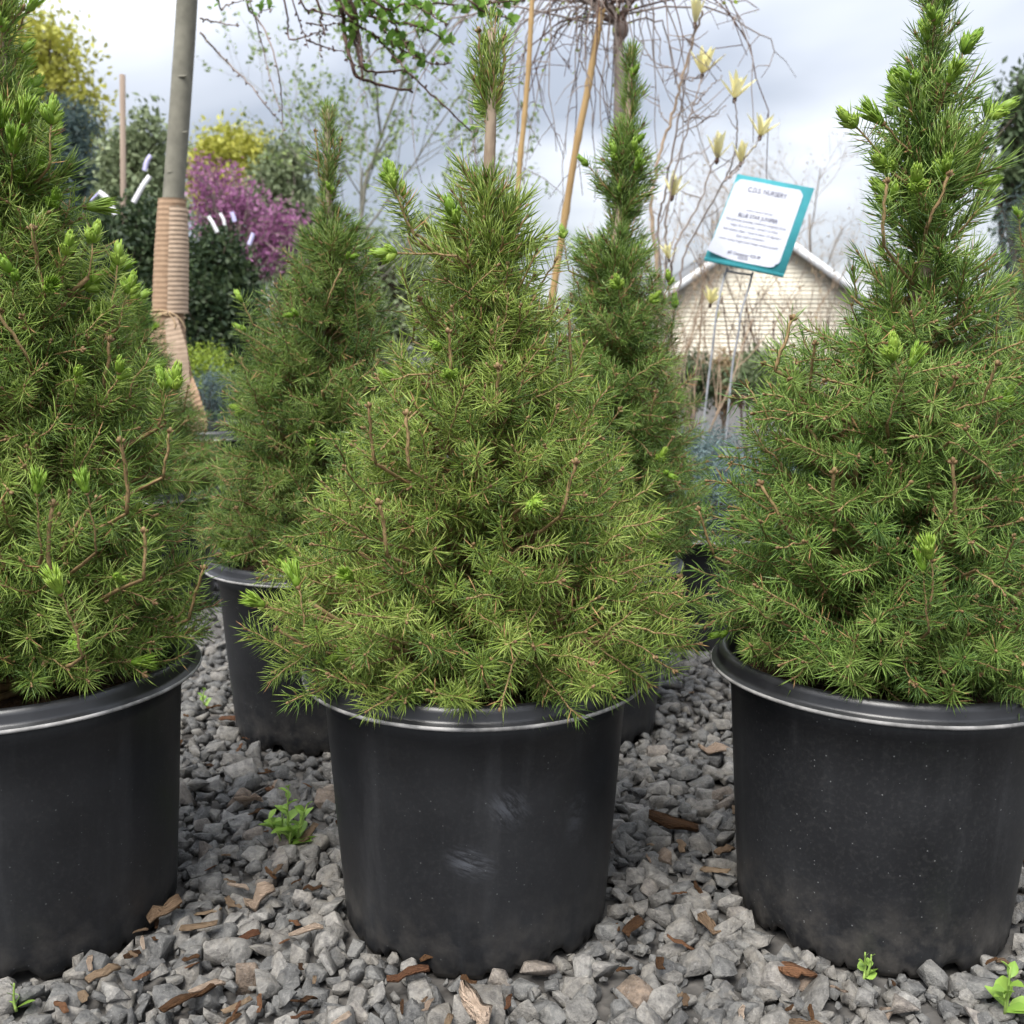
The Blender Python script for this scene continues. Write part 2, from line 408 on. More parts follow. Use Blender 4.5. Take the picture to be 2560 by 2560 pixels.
stones = []        # (pos, radius, euler, near?)
def free_spot(x, y, pad):
    for px, py, pr in POTS:
        if (x - px) ** 2 + (y - py) ** 2 < (pr + pad) ** 2: return False
    return True
step = 0.0235
def half_width(y): return 0.56 * (y + 0.12) + 0.45
layer = 0
for (st, z0, sz, y0, y1) in [(0.016, -0.004, (0.0045, 0.0085), 0.58, 1.3), (0.0215, -0.006, (0.010, 0.0165), 0.58, 1.75), (0.0245, 0.000, (0.009, 0.0205), 0.58, 1.75),
                             (0.030, -0.005, (0.011, 0.019), 1.75, 3.0), (0.045, -0.006, (0.015, 0.028), 3.0, 4.6)]:
    yy = y0
    while yy < y1:
        xx = -half_width(yy)
        while xx < half_width(yy):
            x = xx + rng.uniform(-.5, .5) * st; y = yy + rng.uniform(-.5, .5) * st
            r = rng.uniform(*sz)
            if rng.random() < 0.10: r *= 1.35
            if rng.random() < 0.15: r *= 0.62
            if free_spot(x, y, r * 0.45) and rng.random() > 0.02:
                stones.append((x, y, z0 + rng.uniform(-0.002, 0.0035), r, rng.normal(0, .5), rng.normal(0, .5), rng.uniform(0, 2 * PI), y < 1.75))
            xx += st
        yy += st * 0.9
def seen(s):
    x, y, z = s[:3]
    dp = y * cP - (z - CAM_H) * sP; v = y * sP + (z - CAM_H) * cP
    return abs(x / dp) < 0.505 and v / dp > -0.51
def hidden_by_pot(s):
    for px, py, pr in POTS[:3]:
        if s[1] > py and abs(s[0] * py / s[1] - px) < pr * 1.0: return True
    return False
order = sorted(range(len(stones)), key=lambda i: (not seen(stones[i]) or hidden_by_pot(stones[i]) or stones[i][2] < -0.003, -stones[i][3] / stones[i][1]))
single = set(order[:300])
stone_meshes = []
for V, F in shapes:
    mb = MB(); mb.add(V, F); stone_meshes.append(mb.mesh('stone', M['stone']))
gravel = MB()
for i, (x, y, z, r, ax, ay, az, near) in enumerate(stones):
    e = Euler((ax, ay, az))
    if i in single:
        o = link('stone', stone_meshes[i % len(stone_meshes)], ground)
        o.location = (x, y, z); o.rotation_euler = e; o.scale = (r, r, r)
    else:
        V, F = (shapes[i % len(shapes)] if near and seen((x, y, z)) and y < 1.25 else rough_shapes[i % len(rough_shapes)])
        gravel.add((V * r) @ np.array(e.to_matrix()).T + (x, y, z), F)
tag(gravel.build('loose_gravel', M['stone'], ground), kind='stuff')

# ------------------------------------------------------------------ pots
def pot_meshes(R=0.133, Rb=0.119, H=0.232, n=240):
    """wall with a stepped neck and notched foot; rolled rim; soil"""
    k = R / 0.133; h = H / 0.232
    th = np.arange(n) * 2 * PI / n
    foot = np.zeros(n)
    ph = (th * 30 / (2 * PI)) % 1.0
    foot[ph < 0.18] = 0.005
    for a in np.arange(5) * 2 * PI / 5 + 0.35:
        d = np.abs((th - a + PI) % (2 * PI) - PI)
        foot = np.maximum(foot, 0.011 * np.clip(2.2 - d / 0.045, 0, 1))
    prof = [(Rb - 0.010, 0.016), (Rb - 0.009, 'f'), (Rb - 0.0045, 'f'), (Rb - 0.0015, 'f2'), (Rb, 0.026 * h), (Rb + (R - Rb) * .35, 0.09 * h),
            (Rb + (R - Rb) * .7, 0.16 * h), (R - 0.0012, 0.2035 * h), (R + 0.0008, 0.2055 * h), (R + 0.0012, 0.220 * h), (R - 0.004, 0.2215 * h)]
    W = MB(); rows = []
    for r, z in prof:
        zz = foot if z == 'f' else (foot + 0.006 if z == 'f2' else np.full(n, float(z)))
        rows.append(np.stack([r * np.cos(th), r * np.sin(th), zz], -1))
    W.add(np.array(rows).reshape(-1, 3), np.zeros((0, 4), int))
    j = np.arange(n); j2 = (j + 1) % n
    for q in range(len(prof) - 1):
        W.F.append(np.stack([q * n + j, q * n + j2, (q + 1) * n + j2, (q + 1) * n + j], -1)); W.M.append(0)
    c = W.n; W.add([(0, 0, 0.016)], np.zeros((0, 3), int)); W.F.append(np.stack([j2, j, np.full(n, c)], -1)); W.M.append(0)
    Rm = MB()
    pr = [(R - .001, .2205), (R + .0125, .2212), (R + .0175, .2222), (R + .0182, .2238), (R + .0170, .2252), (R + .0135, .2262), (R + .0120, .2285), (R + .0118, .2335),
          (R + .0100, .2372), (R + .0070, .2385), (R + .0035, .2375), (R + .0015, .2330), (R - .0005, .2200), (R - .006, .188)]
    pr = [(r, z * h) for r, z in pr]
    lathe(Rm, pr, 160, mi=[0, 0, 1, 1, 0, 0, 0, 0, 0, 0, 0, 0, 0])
    So = MB(); ns = 40
    rr = np.linspace(0.002, R - 0.004, 9); a = np.arange(ns) * 2 * PI / ns
    g = np.random.default_rng(5)
    V = np.stack([rr[:, None] * np.cos(a), rr[:, None] * np.sin(a), (0.206 * h + 0.006 * (1 - rr / R))[:, None] + g.normal(0, .0022, (9, ns))], -1)
    i = np.arange(8)[:, None] * ns; jj = np.arange(ns)[None]; jj2 = (jj + 1) % ns
    So.add(V.reshape(-1, 3), np.stack([i + jj, i + jj2, i + ns + jj2, i + ns + jj], -1).reshape(-1, 4))
    return W, Rm, So
_w, _r, _s = pot_meshes()
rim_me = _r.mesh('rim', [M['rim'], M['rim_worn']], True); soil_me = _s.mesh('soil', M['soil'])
wall_me = {k: _w.mesh('wall', M[k], True) for k in ('pot', 'pot_dusty', 'pot_scuffed')}
_w2, _r2, _s2 = pot_meshes(0.108, 0.094, 0.20)
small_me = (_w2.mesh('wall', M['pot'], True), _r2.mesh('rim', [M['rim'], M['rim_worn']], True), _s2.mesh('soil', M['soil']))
PG = 'black nursery pots standing on the gravel'
def pot(x, y, label, wall='pot', rz=0.0, small=False, scale=1.0, tilt=(0, 0)):
    t = thing('nursery_pot', label, 'plant pot', (x, y, -0.007), rz, PG)
    t.rotation_euler = (tilt[0], tilt[1], rz)
    ms = small_me if small else (wall_me[wall], rim_me, soil_me)
    for nm, me in zip(('wall', 'rim', 'soil'), ms): link(nm, me, t)
    t.scale = (scale * 1.03, scale * 1.03, scale * 1.035)
    return t
pot(*FRONT['c'], 'black plastic pot with pale rub marks on its wall, between the two speckled front pots', 'pot_scuffed', 0.0, tilt=(0.0, 0.004))
pot(*FRONT['r'], 'dusty speckled black plastic pot beside the tiny seedling on the gravel', 'pot_dusty', 2.1, tilt=(0.012, 0.0))
pot(*FRONT['l'], 'black plastic pot with a dry leaf curled against its foot', 'pot', 0.9, tilt=(0.0, -0.006))
pot(*BACK['bl'], 'black pot with grey scuffed foot, behind the small weed in the gravel', 'pot_dusty', 4.0)
pot(*BACK['br'], 'shaded black pot half hidden behind the rubbed pot', 'pot', 5.2)
pot(*BACK['be'], 'black pot mostly hidden behind the dusty speckled pot', 'pot', 1.7)
pot(*BACK['tl'], 'black pot in deep shade behind the pot with the scuffed foot', 'pot', 3.2)
SL = ['small black pot of blue juniper in the gap behind the dusty pot', 'small black pot of blue juniper behind the dusty pot, a row further back', 'small black pot that the sign wires are pushed into',
      'small black pot of blue juniper behind the slim-topped spruce', 'small black pot of blue juniper right of the wrapped trunk', 'small black pot of yellow-green conifer by the wrapped trunk']
for (x, y), l, k in zip(SMALL, SL, range(9)): pot(x, y, l, small=True, rz=k * 1.1)
pot(*TREE_POT, 'large black pot holding the paper-wrapped trunk', 'pot', 0.4, scale=1.32)

# ------------------------------------------------------------------ spruce shoots
def needles(mb, P, Dv, L, W, bend, rng, prism=True, m=0):
    n = len(P); ref = rand_unit(rng, n)
    a = norm(np.cross(Dv, ref)); b = np.cross(Dv, a)
    mid = P + Dv * (L * 0.62)[:, None] + bend * (L * 0.34)[:, None]
    tip = P + Dv * L[:, None] + bend * L[:, None]
    if prism:
        ang = [0, 2 * PI / 3, 4 * PI / 3]; V = []
        for an in ang: V.append(P + (a * math.cos(an) + b * math.sin(an)) * (W * 0.40)[:, None])
        for an in ang: V.append(mid + (a * math.cos(an) + b * math.sin(an)) * (W * 0.58)[:, None])
        V.append(tip); V = np.stack(V, 1)
        o = np.arange(n)[:, None] * 7
        Q = np.array([(0, 1, 4, 3), (1, 2, 5, 4), (2, 0, 3, 5)]); T = np.array([(3, 4, 6), (4, 5, 6), (5, 3, 6)])
        base = mb.n; mb.add(V.reshape(-1, 3), (o[:, None] + Q[None]).reshape(-1, 4), m)
        mb.F.append(base + (o[:, None] + T[None]).reshape(-1, 3)); mb.M.append(m)
    else:
        V = np.stack([P - a * (W * .35)[:, None], P + a * (W * .35)[:, None], mid - a * (W * .6)[:, None], mid + a * (W * .6)[:, None], tip], 1)
        o = np.arange(n)[:, None] * 5; base = mb.n
        mb.add(V.reshape(-1, 3), (o[:, None] + np.array([(0, 1, 3, 2)])[None]).reshape(-1, 4), m)
        mb.F.append(base + (o[:, None] + np.array([(2, 3, 4)])[None]).reshape(-1, 3)); mb.M.append(m)

def shoot(rng, length, kind='plain', prism=True, dens=1.0):
    """a spruce shoot along +Z; materials: 0 needle, 1 stem, 2 bud, 3 new growth, 4 dry"""
    mb = MB()
    k = 7; tt = np.linspace(0, 1, k); az = rng.uniform(0, 2 * PI); cv = rng.uniform(0.05, 0.22) * length
    P = np.stack([math.cos(az) * cv * tt ** 2, math.sin(az) * cv * tt ** 2, tt * length], -1)
    P[1:-1, :2] += rng.normal(0, .0007, (k - 2, 2))
    thick = 0.0016 if kind == 'stub' else 0.00105
    tube(mb, P, np.linspace(thick, thick * (0.85 if kind == 'stub' else .6), k), 5 if prism else 4, 1)
    n = int(length / 0.00070 * dens * (0.62 if kind == 'stub' else 1.0))
    t = np.sort(rng.uniform(0.02, 1.0, n)); th = np.arange(n) * 2.39996 + rng.uniform(-.3, .3, n)
    pos = np.stack([np.interp(t, tt, P[:, i]) for i in range(3)], -1)
    if kind == 'up': ang = np.radians(np.interp(t, [0, .8, 1], [42, 34, 18])) + rng.normal(0, .12, n)
    else: ang = np.radians(np.interp(t, [0, .6, .9, 1], [78, 70, 54, 30])) + rng.normal(0, .13, n)
    d = np.stack([np.sin(ang) * np.cos(th), np.sin(ang) * np.sin(th), np.cos(ang)], -1)
    L = rng.uniform(0.0140, 0.0210, n) * np.interp(t, [0, .2, .85, 1], [.85, 1, 1, .72])
    bend = np.stack([np.zeros(n), np.zeros(n), np.full(n, 1.)], -1) * rng.uniform(0.02, 0.30, (n, 1)) + rng.normal(0, .05, (n, 3))
    drop = rng.random(n) < (0.03 if kind != 'dry' else 1.0)
    W = rng.uniform(0.00064, 0.00086, n) * (1 if prism else 1.15)
    if (~drop).any(): needles(mb, pos[~drop], d[~drop], L[~drop], W[~drop], bend[~drop], rng, prism, 0)
    if drop.any(): needles(mb, pos[drop], d[drop], L[drop] * .9, W[drop], bend[drop], rng, prism, 4)
    tip = P[-1]; ax = norm(P[-1] - P[-2])
    if kind in ('plain', 'up', 'dry'):
        if rng.random() < .7: ellipsoid(mb, tip - ax * .001, ax, rng.uniform(.0035, .005), rng.uniform(.0011, .0015), 2, 6, 4)
        for q in range(int(rng.integers(-1, 3))):
            s = norm(ax + 0.9 * np.array((math.cos(q * 2.6 + az), math.sin(q * 2.6 + az), 0)))
            ellipsoid(mb, tip - ax * .003, s, .0042, .0013, 2, 5, 3)
    elif kind == 'stub':
        ellipsoid(mb, tip - ax * .002, ax, .0055, .0021, 2, 6, 4)
        for q in range(3):
            s = norm(ax + 1.2 * np.array((math.cos(q * 2.1 + az), math.sin(q * 2.1 + az), 0)))
            ellipsoid(mb, tip - ax * .002, s, .005, .0016, 2, 5, 3)
    elif kind in ('lime', 'lime_open'):
        cnt = int(rng.integers(2, 5)) if kind == 'lime' else 1
        for q in range(cnt):
            s = ax if q == 0 else norm(ax + 0.75 * np.array((math.cos(q * 2.6 + az), math.sin(q * 2.6 + az), 0)))
            ln = rng.uniform(.009, .0135) if kind == 'lime' else .012
            o = tip - ax * (0 if q == 0 else .006)
            ellipsoid(mb, o - s * .001, s, ln * 1.05, ln * .30, 3, 8, 6)
            nn = 26 if kind == 'lime' else 34
            th2 = np.arange(nn) * 2.4; tz = rng.uniform(.05, .75, nn)
            A = rot_to(s); rad = ln * (.24 if kind == 'lime' else .2) * np.sin(np.clip(tz + .15, 0, 1) * PI)
            op = o + s * (tz * ln)[:, None] + (A[:, 0] * np.cos(th2)[:, None] + A[:, 1] * np.sin(th2)[:, None]) * rad[:, None]
            sp = .03 if kind == 'lime' else .32
            dd = norm(s + (A[:, 0] * np.cos(th2)[:, None] + A[:, 1] * np.sin(th2)[:, None]) * sp)
            needles(mb, op, dd, np.full(nn, ln * .55 if kind == 'lime' else .015), np.full(nn, .0013), np.zeros((nn, 3)), rng, prism, 3)
        ellipsoid(mb, tip - ax * .003, ax, .004, .0022, 2, 6, 3)
    return mb
SM = [M['needle'], M['stem'], M['bud'], M['lime'], M['dead']]
KINDS = {'plain': [.036, .042, .048, .052, .058, .064, .07], 'up': [.032, .04, .048, .055], 'stub': [.042, .052, .064], 'lime': [.036, .044, .052, .04], 'lime_open': [.05, .04]}
srng = np.random.default_rng(77)
SHOOT = {}; SHOOT_LO = {}
for kd, lens in KINDS.items():
    SHOOT[kd] = [(l, shoot(srng, l, kd).mesh('shoot', SM)) for l in lens]
    SHOOT_LO[kd] = [(l, shoot(srng, l, kd, False, 0.8)) for l in lens]

def spruce(D, X, label, prof, seed, color, nparts=300, gaps=(), lime=lambda z, a: 0.03, dens=1.0, holes=4, up_top=0.05, extra=()):
    rng = np.random.default_rng(seed)
    rows = sorted([(at(xl, y, D)[2], at(xl, y, D)[0], at(xr, y, D)[0]) for y, xl, xr in prof])
    Z = np.array([r[0] for r in rows]); CX = np.array([(r[1] + r[2]) / 2 for r in rows]); R = np.array([max((r[2] - r[1]) / 2 - (0.004 + 0.010 * float(np.clip((r[0] - .30) / .08, 0, 1))), 0.004) for r in rows])
    zsoil = 0.208; Z0 = np.concatenate([[zsoil], Z]); C0 = np.concatenate([[X], CX])
    ker = lambda z: np.interp(z, Z0, C0)
    # the stem wanders less than the outline
    zs = np.linspace(zsoil - .01, Z[-1] - 0.004, 26)
    ax_x = np.array([np.mean([ker(q) for q in np.linspace(max(z - .06, zsoil), min(z + .06, Z[-1]), 7)]) for z in zs])
    ax_x[0] = X; axf = lambda z: np.interp(z, zs, ax_x)
    rad = lambda z: np.interp(z, Z, R)
    root = thing('dwarf_spruce', label, 'spruce', (X, D, 0.2), 0, 'potted dwarf spruces')
    org = np.array((X, D, 0.2))
    tb = MB(); tr = np.interp(zs, [zs[0], Z[-1]], [0.0115, 0.0035])
    tube(tb, np.stack([ax_x, np.full(26, D), zs], -1) - org, tr, 9)
    tb.build('trunk', M['bark'], root, True)
    zmin, zmax = Z[0], Z[-1]
    tips = []; items = []
    def ok(z): return not any(a < z < b for a, b in gaps)
    def place(layer, n_try, dmin, fac):
        for _ in range(n_try):
            z = zmin + (zmax - zmin) * rng.random()
            r = rad(z)
            if rng.random() > (r + .012) / (R.max() + .012): continue
            if not ok(z): continue
            ph = rng.uniform(0, 2 * PI); rr = r * rng.uniform(*fac)
            tip = np.array((ker(z) * .75 + axf(z) * .25 + rr * math.cos(ph), D + rr * math.sin(ph), z))
            dm = dmin * (0.66 if r < 0.05 else 1.0)
            if r < .06: tip[:2] += rng.normal(0, .006, 2)
            if layer == 0:
                if tips and np.min(np.sum((np.array(tips) - tip) ** 2, 1)) < dm * dm: continue
                tips.append(tip)
            k = np.clip(r / 0.14, 0, 1); low = np.clip((zmin + .07 - z) / .07, 0, 1)
            o = np.array((math.cos(ph), math.sin(ph), 0))
            d = o * (.42 + .58 * k + .3 * low) + np.array((0, 0, 1.)) * ((1.05 - .70 * k) * (1 - low) + low * rng.uniform(-.25, .1)) + rng.normal(0, .30, 3)
            items.append([tip, norm(d), layer, o, r])
    place(0, int(4600 * dens), 0.0262, (.80, 1.06))
    place(1, int(950 * dens), 0, (.62, .88))
    place(2, int(520 * dens), 0, (.30, .62))
    # a skirt over the rim
    for q in range(int(60 * dens)):
        ph = rng.uniform(0, 2 * PI); rr = rng.uniform(.128, .172)
        z = 0.250 + rng.uniform(-.002, .03)
        o = np.array((math.cos(ph), math.sin(ph), 0))
        items.append([np.array((X + rr * o[0], D + rr * o[1], z)), norm(o + np.array((0, 0, rng.uniform(-.25, .25))) + rng.normal(0, .2, 3)), 0, o, .15])
    hc = [np.array((ker(z), D, z)) + rad(z) * np.array((math.cos(p), math.sin(p), 0)) for z, p in [(zmin + (zmax - zmin) * rng.uniform(.05, .5), rng.uniform(-PI, 0)) for _ in range(holes)]]
    items = [it for it in items if not (it[2] < 2 and any(np.linalg.norm(it[0] - h) < .034 for h in hc) and rng.random() < .8)]
    for (px, py, depth, dv, kd) in extra:
        items.append([at(px, py, D + depth), norm(dv), -1, np.array((0, -1., 0)), kd])
    to_cam = norm(np.array((0, -D, CAM_H * 0)))
    sc_ = []
    for it in items:
        x, y = it[0][0], it[0][1]
        vis = abs(x / y) < 0.54
        sc_.append((0 if it[2] == 0 else -1.2 * it[2]) + 1.4 * np.dot(it[3], to_cam) + (0 if vis else -9) + (9 if it[2] < 0 else 0))
    rank = np.argsort(-np.array(sc_)); chosen = set(rank[:nparts].tolist())
    rest = MB(); nb = 0
    for i, (tip, d, lay, o, r) in enumerate(items):
        if lay < 0: kd = r; r = .1
        else:
            a = rng.random(); lp = lime(tip[2], tip[0])
            if lay == 0 and a < lp: kd = 'lime' if rng.random() < .8 else 'lime_open'
            elif lay == 0 and a < lp + .045 and r > .06 and tip[2] > zmin + .06: kd = 'stub'
            elif r < up_top: kd = 'up'
            else: kd = 'plain'
        if kd == 'stub' and lay >= 0: d = norm(d * .5 + np.array((0, 0, 1.)) + rng.normal(0, .15, 3))
        lib = SHOOT if i in chosen else SHOOT_LO
        vi = int(rng.integers(len(lib[kd]))) if r > .03 else 0
        L, me = lib[kd][vi]; s = rng.uniform(.85, 1.12); Lr = L * s
        if lay >= 0 and r < .05:      # leader: the shoot springs from the stem
            zb = max(tip[2] - .85 * L, zsoil + .02); b0_ = np.array((axf(zb), D, zb)); d = norm(tip - b0_)
            s = float(np.clip(np.linalg.norm(tip - b0_) / L, .6, 1.25)); Lr = L * s
        base = tip - d * Lr; A = rot_to(d, rng.uniform(0, 2 * PI))
        if lay >= 0 and any(ga < base[2] < gb - .010 for ga, gb in gaps) and r < .05: continue
        if i in chosen:
            ob = link('shoot', me, root); mt = Matrix.Identity(4)
            for p in range(3):
                for q in range(3): mt[p][q] = A[p, q] * s
                mt[p][3] = (base - org)[p]
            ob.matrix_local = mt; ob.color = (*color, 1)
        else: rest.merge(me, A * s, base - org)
        # the twig that carries it
        ax = np.array((axf(base[2] - .02), D, max(base[2] - 0.35 * np.linalg.norm(base[:2] - (axf(base[2]), D)) - .01, zsoil + .005)))
        if lay <= 0 and i % 6 == 0 and nb < 44 and .07 < np.linalg.norm(base[:2] - (axf(base[2]), D)):
            mid = (ax + base) / 2 + np.array((0, 0, -.012)) + rng.normal(0, .006, 3)
            bmb = MB(); tube(bmb, smooth_path([ax, mid, base], 8) - org, np.linspace(.0038, .0018, 8), 6)
            bmb.build('branch', M['stem'], root, True); nb += 1
        elif r > .05:
            e = base + (ax - base) * min(1.0, (.075 if r > .05 else .018) / max(np.linalg.norm(ax - base), 1e-6))
            tube(rest, np.array([base, (base + e) / 2 + rng.normal(0, .002, 3), e]) - org, [.0013, .0016, .002], 4, 1, False)
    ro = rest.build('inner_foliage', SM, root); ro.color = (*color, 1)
    tag(ro, kind='stuff')
    return root

UPV = (0, 0, 1)
spruce(*reversed(FRONT['c']), 'dwarf spruce with bare pale stem below its tufted top, in the rubbed pot',
       [(1228, 515, 1300), (1180, 495, 1315), (1100, 482, 1308), (1000, 548, 1268), (900, 562, 1245), (800, 604, 1212), (700, 690, 1165), (600, 738, 1122), (500, 752, 1070),
        (430, 790, 1040), (370, 810, 1020), (300, 850, 1005), (262, 895, 970), (235, 915, 945), (205, 900, 960), (150, 872, 988), (100, 876, 972), (60, 905, 950), (45, 920, 940)],
       3, (1.12, 1.10, 1.0), gaps=((at(900, 322, .9)[2], at(900, 238, .9)[2]),), lime=lambda z, x: .22 if (z > .58 and x < -.02) else .025,
       extra=[(745, 335, -.04, (-.25, 0, 1), 'lime'), (765, 362, -.04, (-.1, 0, 1), 'lime'), (730, 345, -.05, (-.5, 0, 1), 'lime'), (735, 470, -.05, (-1, 0, .1), 'lime'), (690, 765, -.10, (-.15, 0, 1), 'stub'),
              (770, 780, -.12, (0, 0, 1), 'stub'), (1085, 870, -.12, (.25, 0, 1), 'stub'), (722, 945, -.14, (-.05, -.1, 1), 'stub'), (940, 690, -.08, (.05, -.1, 1), 'stub'),
              (495, 1150, -.12, (-1, -.3, .25), 'lime_open'), (580, 1110, -.12, (.1, 0, 1), 'lime_open'), (850, 625, -.07, (0, 0, 1), 'stub'), (900, 60, 0, (-.1, 0, 1), 'stub'), (960, 75, .0, (.15, 0, 1), 'stub'), (932, 42, 0, (0, 0, 1), 'up'),
              (520, 1190, -.1, (-.8, -.2, .5), 'stub'), (850, 1060, .02, (.3, -.2, .6), 'plain')])
spruce(*reversed(FRONT['r']), 'tall dark green dwarf spruce with lime-budded leader, in the dusty speckled pot',
       [(1228, 1360, 2000), (1150, 1325, 2035), (1050, 1305, 2050), (950, 1315, 2050), (850, 1345, 2040), (750, 1368, 2020), (680, 1400, 2000), (620, 1490, 1965), (560, 1580, 1925), (480, 1605, 1900),
        (400, 1612, 1885), (350, 1625, 1880), (300, 1640, 1872), (250, 1640, 1870), (200, 1650, 1855), (150, 1672, 1825), (100, 1695, 1825), (50, 1715, 1815), (0, 1728, 1808), (-60, 1740, 1790), (-110, 1755, 1775)],
       8, (0.90, 1.0, 0.95), gaps=((at(1700, 470, .9)[2], at(1700, 415, .9)[2]),), lime=lambda z, x: .24 if z > .64 else .02, up_top=.07,
       extra=[(1775, 1055, -.17, (.1, -.1, 1), 'lime_open'), (1740, 1080, -.17, (-.2, -.1, 1), 'lime_open'), (1690, 665, -.12, (-.3, -.2, 1), 'lime'), (1710, 690, -.12, (.2, -.2, 1), 'lime_open'), (1880, 750, -.1, (0, -.2, 1), 'lime'),
              (1835, 85, -.02, (.6, 0, 1), 'lime'), (1625, 215, -.02, (-.6, 0, 1), 'lime'), (1500, 600, -.04, (.35, 0, 1), 'stub'), (1800, 330, -.05, (.4, -.2, 1), 'stub'), (1660, 345, -.06, (-.2, -.2, 1), 'stub'), (1870, 210, 0, (.4, 0, 1), 'lime'),
              (1800, 710, -.1, (.2, -.2, 1), 'stub')])
spruce(*reversed(FRONT['l']), 'lime-budded dwarf spruce in the pot with the dry leaf at its foot',
       [(1222, -245, 372), (1130, -290, 402), (1000, -290, 388), (900, -270, 366), (800, -250, 345), (700, -220, 325), (600, -190, 285), (520, -180, 250), (440, -150, 200), (350, -130, 145), (250, -110, 125),
        (200, -90, 100), (150, -60, 62), (100, -45, 48), (50, -35, 36), (10, -20, 30), (-30, -5, 15)],
       21, (1.02, 1.05, 0.95), lime=lambda z, x: .60 if z > .56 else (.30 if z > .48 else .05),
       extra=[(225, 485, -.02, (.2, 0, 1), 'lime'), (240, 540, -.02, (.3, 0, 1), 'lime'), (320, 715, -.03, (.3, 0, 1), 'lime'), (300, 720, -.03, (-.1, 0, 1), 'lime'), (180, 445, -.03, (.25, 0, 1), 'lime'), (95, 215, -.03, (.1, 0, 1), 'lime'),
              (75, 955, -.16, (0, -.2, 1), 'stub'), (65, 930, -.16, (0, -.1, 1), 'lime_open'), (170, 930, -.15, (0, -.1, 1), 'lime_open'), (245, 830, -.1, (.1, 0, 1), 'stub'), (325, 815, -.05, (.25, 0, 1), 'stub'), (280, 1000, -.12, (.15, 0, 1), 'stub'), (122, 1115, -.17, (-.1, -.2, 1), 'lime_open')])
spruce(*reversed(BACK['bl']), 'smaller dwarf spruce with a forked brown-tipped leader, in the pot with scuffed foot',
       [(1035, 420, 840), (980, 392, 850), (900, 388, 840), (800, 398, 820), (700, 415, 790), (600, 448, 765), (550, 470, 752), (500, 512, 742), (450, 545, 715), (420, 575, 690), (390, 590, 640), (350, 588, 645), (300, 577, 652), (250, 590, 645), (215, 612, 638), (200, 622, 634)],
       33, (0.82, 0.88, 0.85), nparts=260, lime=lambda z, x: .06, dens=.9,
       extra=[(650, 265, 0, (.4, 0, 1), 'stub'), (455, 560, 0, (-.4, 0, 1), 'lime'), (600, 245, 0, (0, 0, 1), 'stub'), (1, 1, 9, (0, 0, 1), 'plain')][:3])
spruce(*reversed(BACK['br']), 'slim-topped dwarf spruce in the shaded pot behind the rubbed pot',
       [(1035, 930, 1325), (980, 930, 1345), (900, 950, 1346), (800, 970, 1340), (700, 1000, 1320), (600, 1030, 1296), (550, 1045, 1276), (500, 1055, 1245), (455, 1070, 1228), (425, 1130, 1222), (400, 1150, 1215), (350, 1122, 1236), (300, 1118, 1243), (250, 1142, 1230), (200, 1156, 1220), (150, 1166, 1214), (110, 1176, 1206), (85, 1186, 1200)],
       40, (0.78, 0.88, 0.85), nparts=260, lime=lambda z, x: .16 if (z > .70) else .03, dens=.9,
       extra=[(1285, 575, 0, (.3, 0, 1), 'lime'), (1060, 440, 0, (-.2, 0, 1), 'lime'), (1112, 300, 0, (-.6, 0, 1), 'lime'), (1265, 530, 0, (.3, 0, 1), 'lime')])
spruce(*reversed(BACK['be']), 'dwarf spruce with tan-tipped buds, half hidden behind the tall dark spruce',
       [(1030, 1900, 2330), (900, 1885, 2350), (750, 1890, 2310), (600, 1900, 2260), (500, 1898, 2200), (420, 1915, 2160), (350, 1940, 2130), (250, 1980, 2100), (150, 2010, 2070)],
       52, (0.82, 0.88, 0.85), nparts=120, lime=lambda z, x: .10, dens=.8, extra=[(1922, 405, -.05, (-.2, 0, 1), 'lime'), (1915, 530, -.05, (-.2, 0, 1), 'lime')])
spruce(*reversed(BACK['tl']), 'dwarf spruce in deep shade behind the lime-budded spruce',
       [(985, 110, 470), (955, 110, 465), (880, 110, 445), (780, 130, 400), (680, 160, 340), (600, 190, 300), (540, 215, 270)],
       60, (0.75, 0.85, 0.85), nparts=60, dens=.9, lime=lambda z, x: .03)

# ------------------------------------------------------------------ wood chips, twigs, leaves on the gravel
def on_ground(px, py, z=0.012):
    """ground point seen at (px, py)"""
    u = (px * S - 1280) / 2560; v = (1280 - py * S) / 2560
    d = np.array((u, cP + v * sP, -sP + v * cP)); k = (z - CAM_H) / d[2]
    return np.array((0, 0, CAM_H)) + d * k
crng = np.random.default_rng(303)
def chip_mesh(l, w, h, seed):
    g = np.random.default_rng(seed); mb = MB(); k = 5
    t = np.linspace(-.5, .5, k); wd = w * (1 - np.abs(t) ** 2 * g.uniform(.3, 2.6)) * g.uniform(.75, 1.15, k); cy = g.normal(0, w * .12, k); cz = g.normal(0, h * .5, k)
    V = []
    for i in range(k):
        for sy, sz in ((-1, -1), (1, -1), (1, 1), (-1, 1)):
            V.append((t[i] * l + g.normal(0, l * .02), cy[i] + sy * wd[i] / 2, cz[i] + sz * h / 2 * g.uniform(.6, 1.1)))
    F = [(i * 4 + j, i * 4 + (j + 1) % 4, (i + 1) * 4 + (j + 1) % 4, (i + 1) * 4 + j) for i in range(k - 1) for j in range(4)]
    F += [(3, 2, 1, 0), (k * 4 - 4, k * 4 - 3, k * 4 - 2, k * 4 - 1)]
    mb.add(V, F); return mb
CH = {m: [chip_mesh(1, crng.uniform(.22, .5), crng.uniform(.08, .16), 900 + i * 7 + j).mesh('bark_chip', M[m]) for j in range(4)] for i, m in enumerate(('chip_tan', 'chip_brown', 'chip_red', 'chip_pale'))}
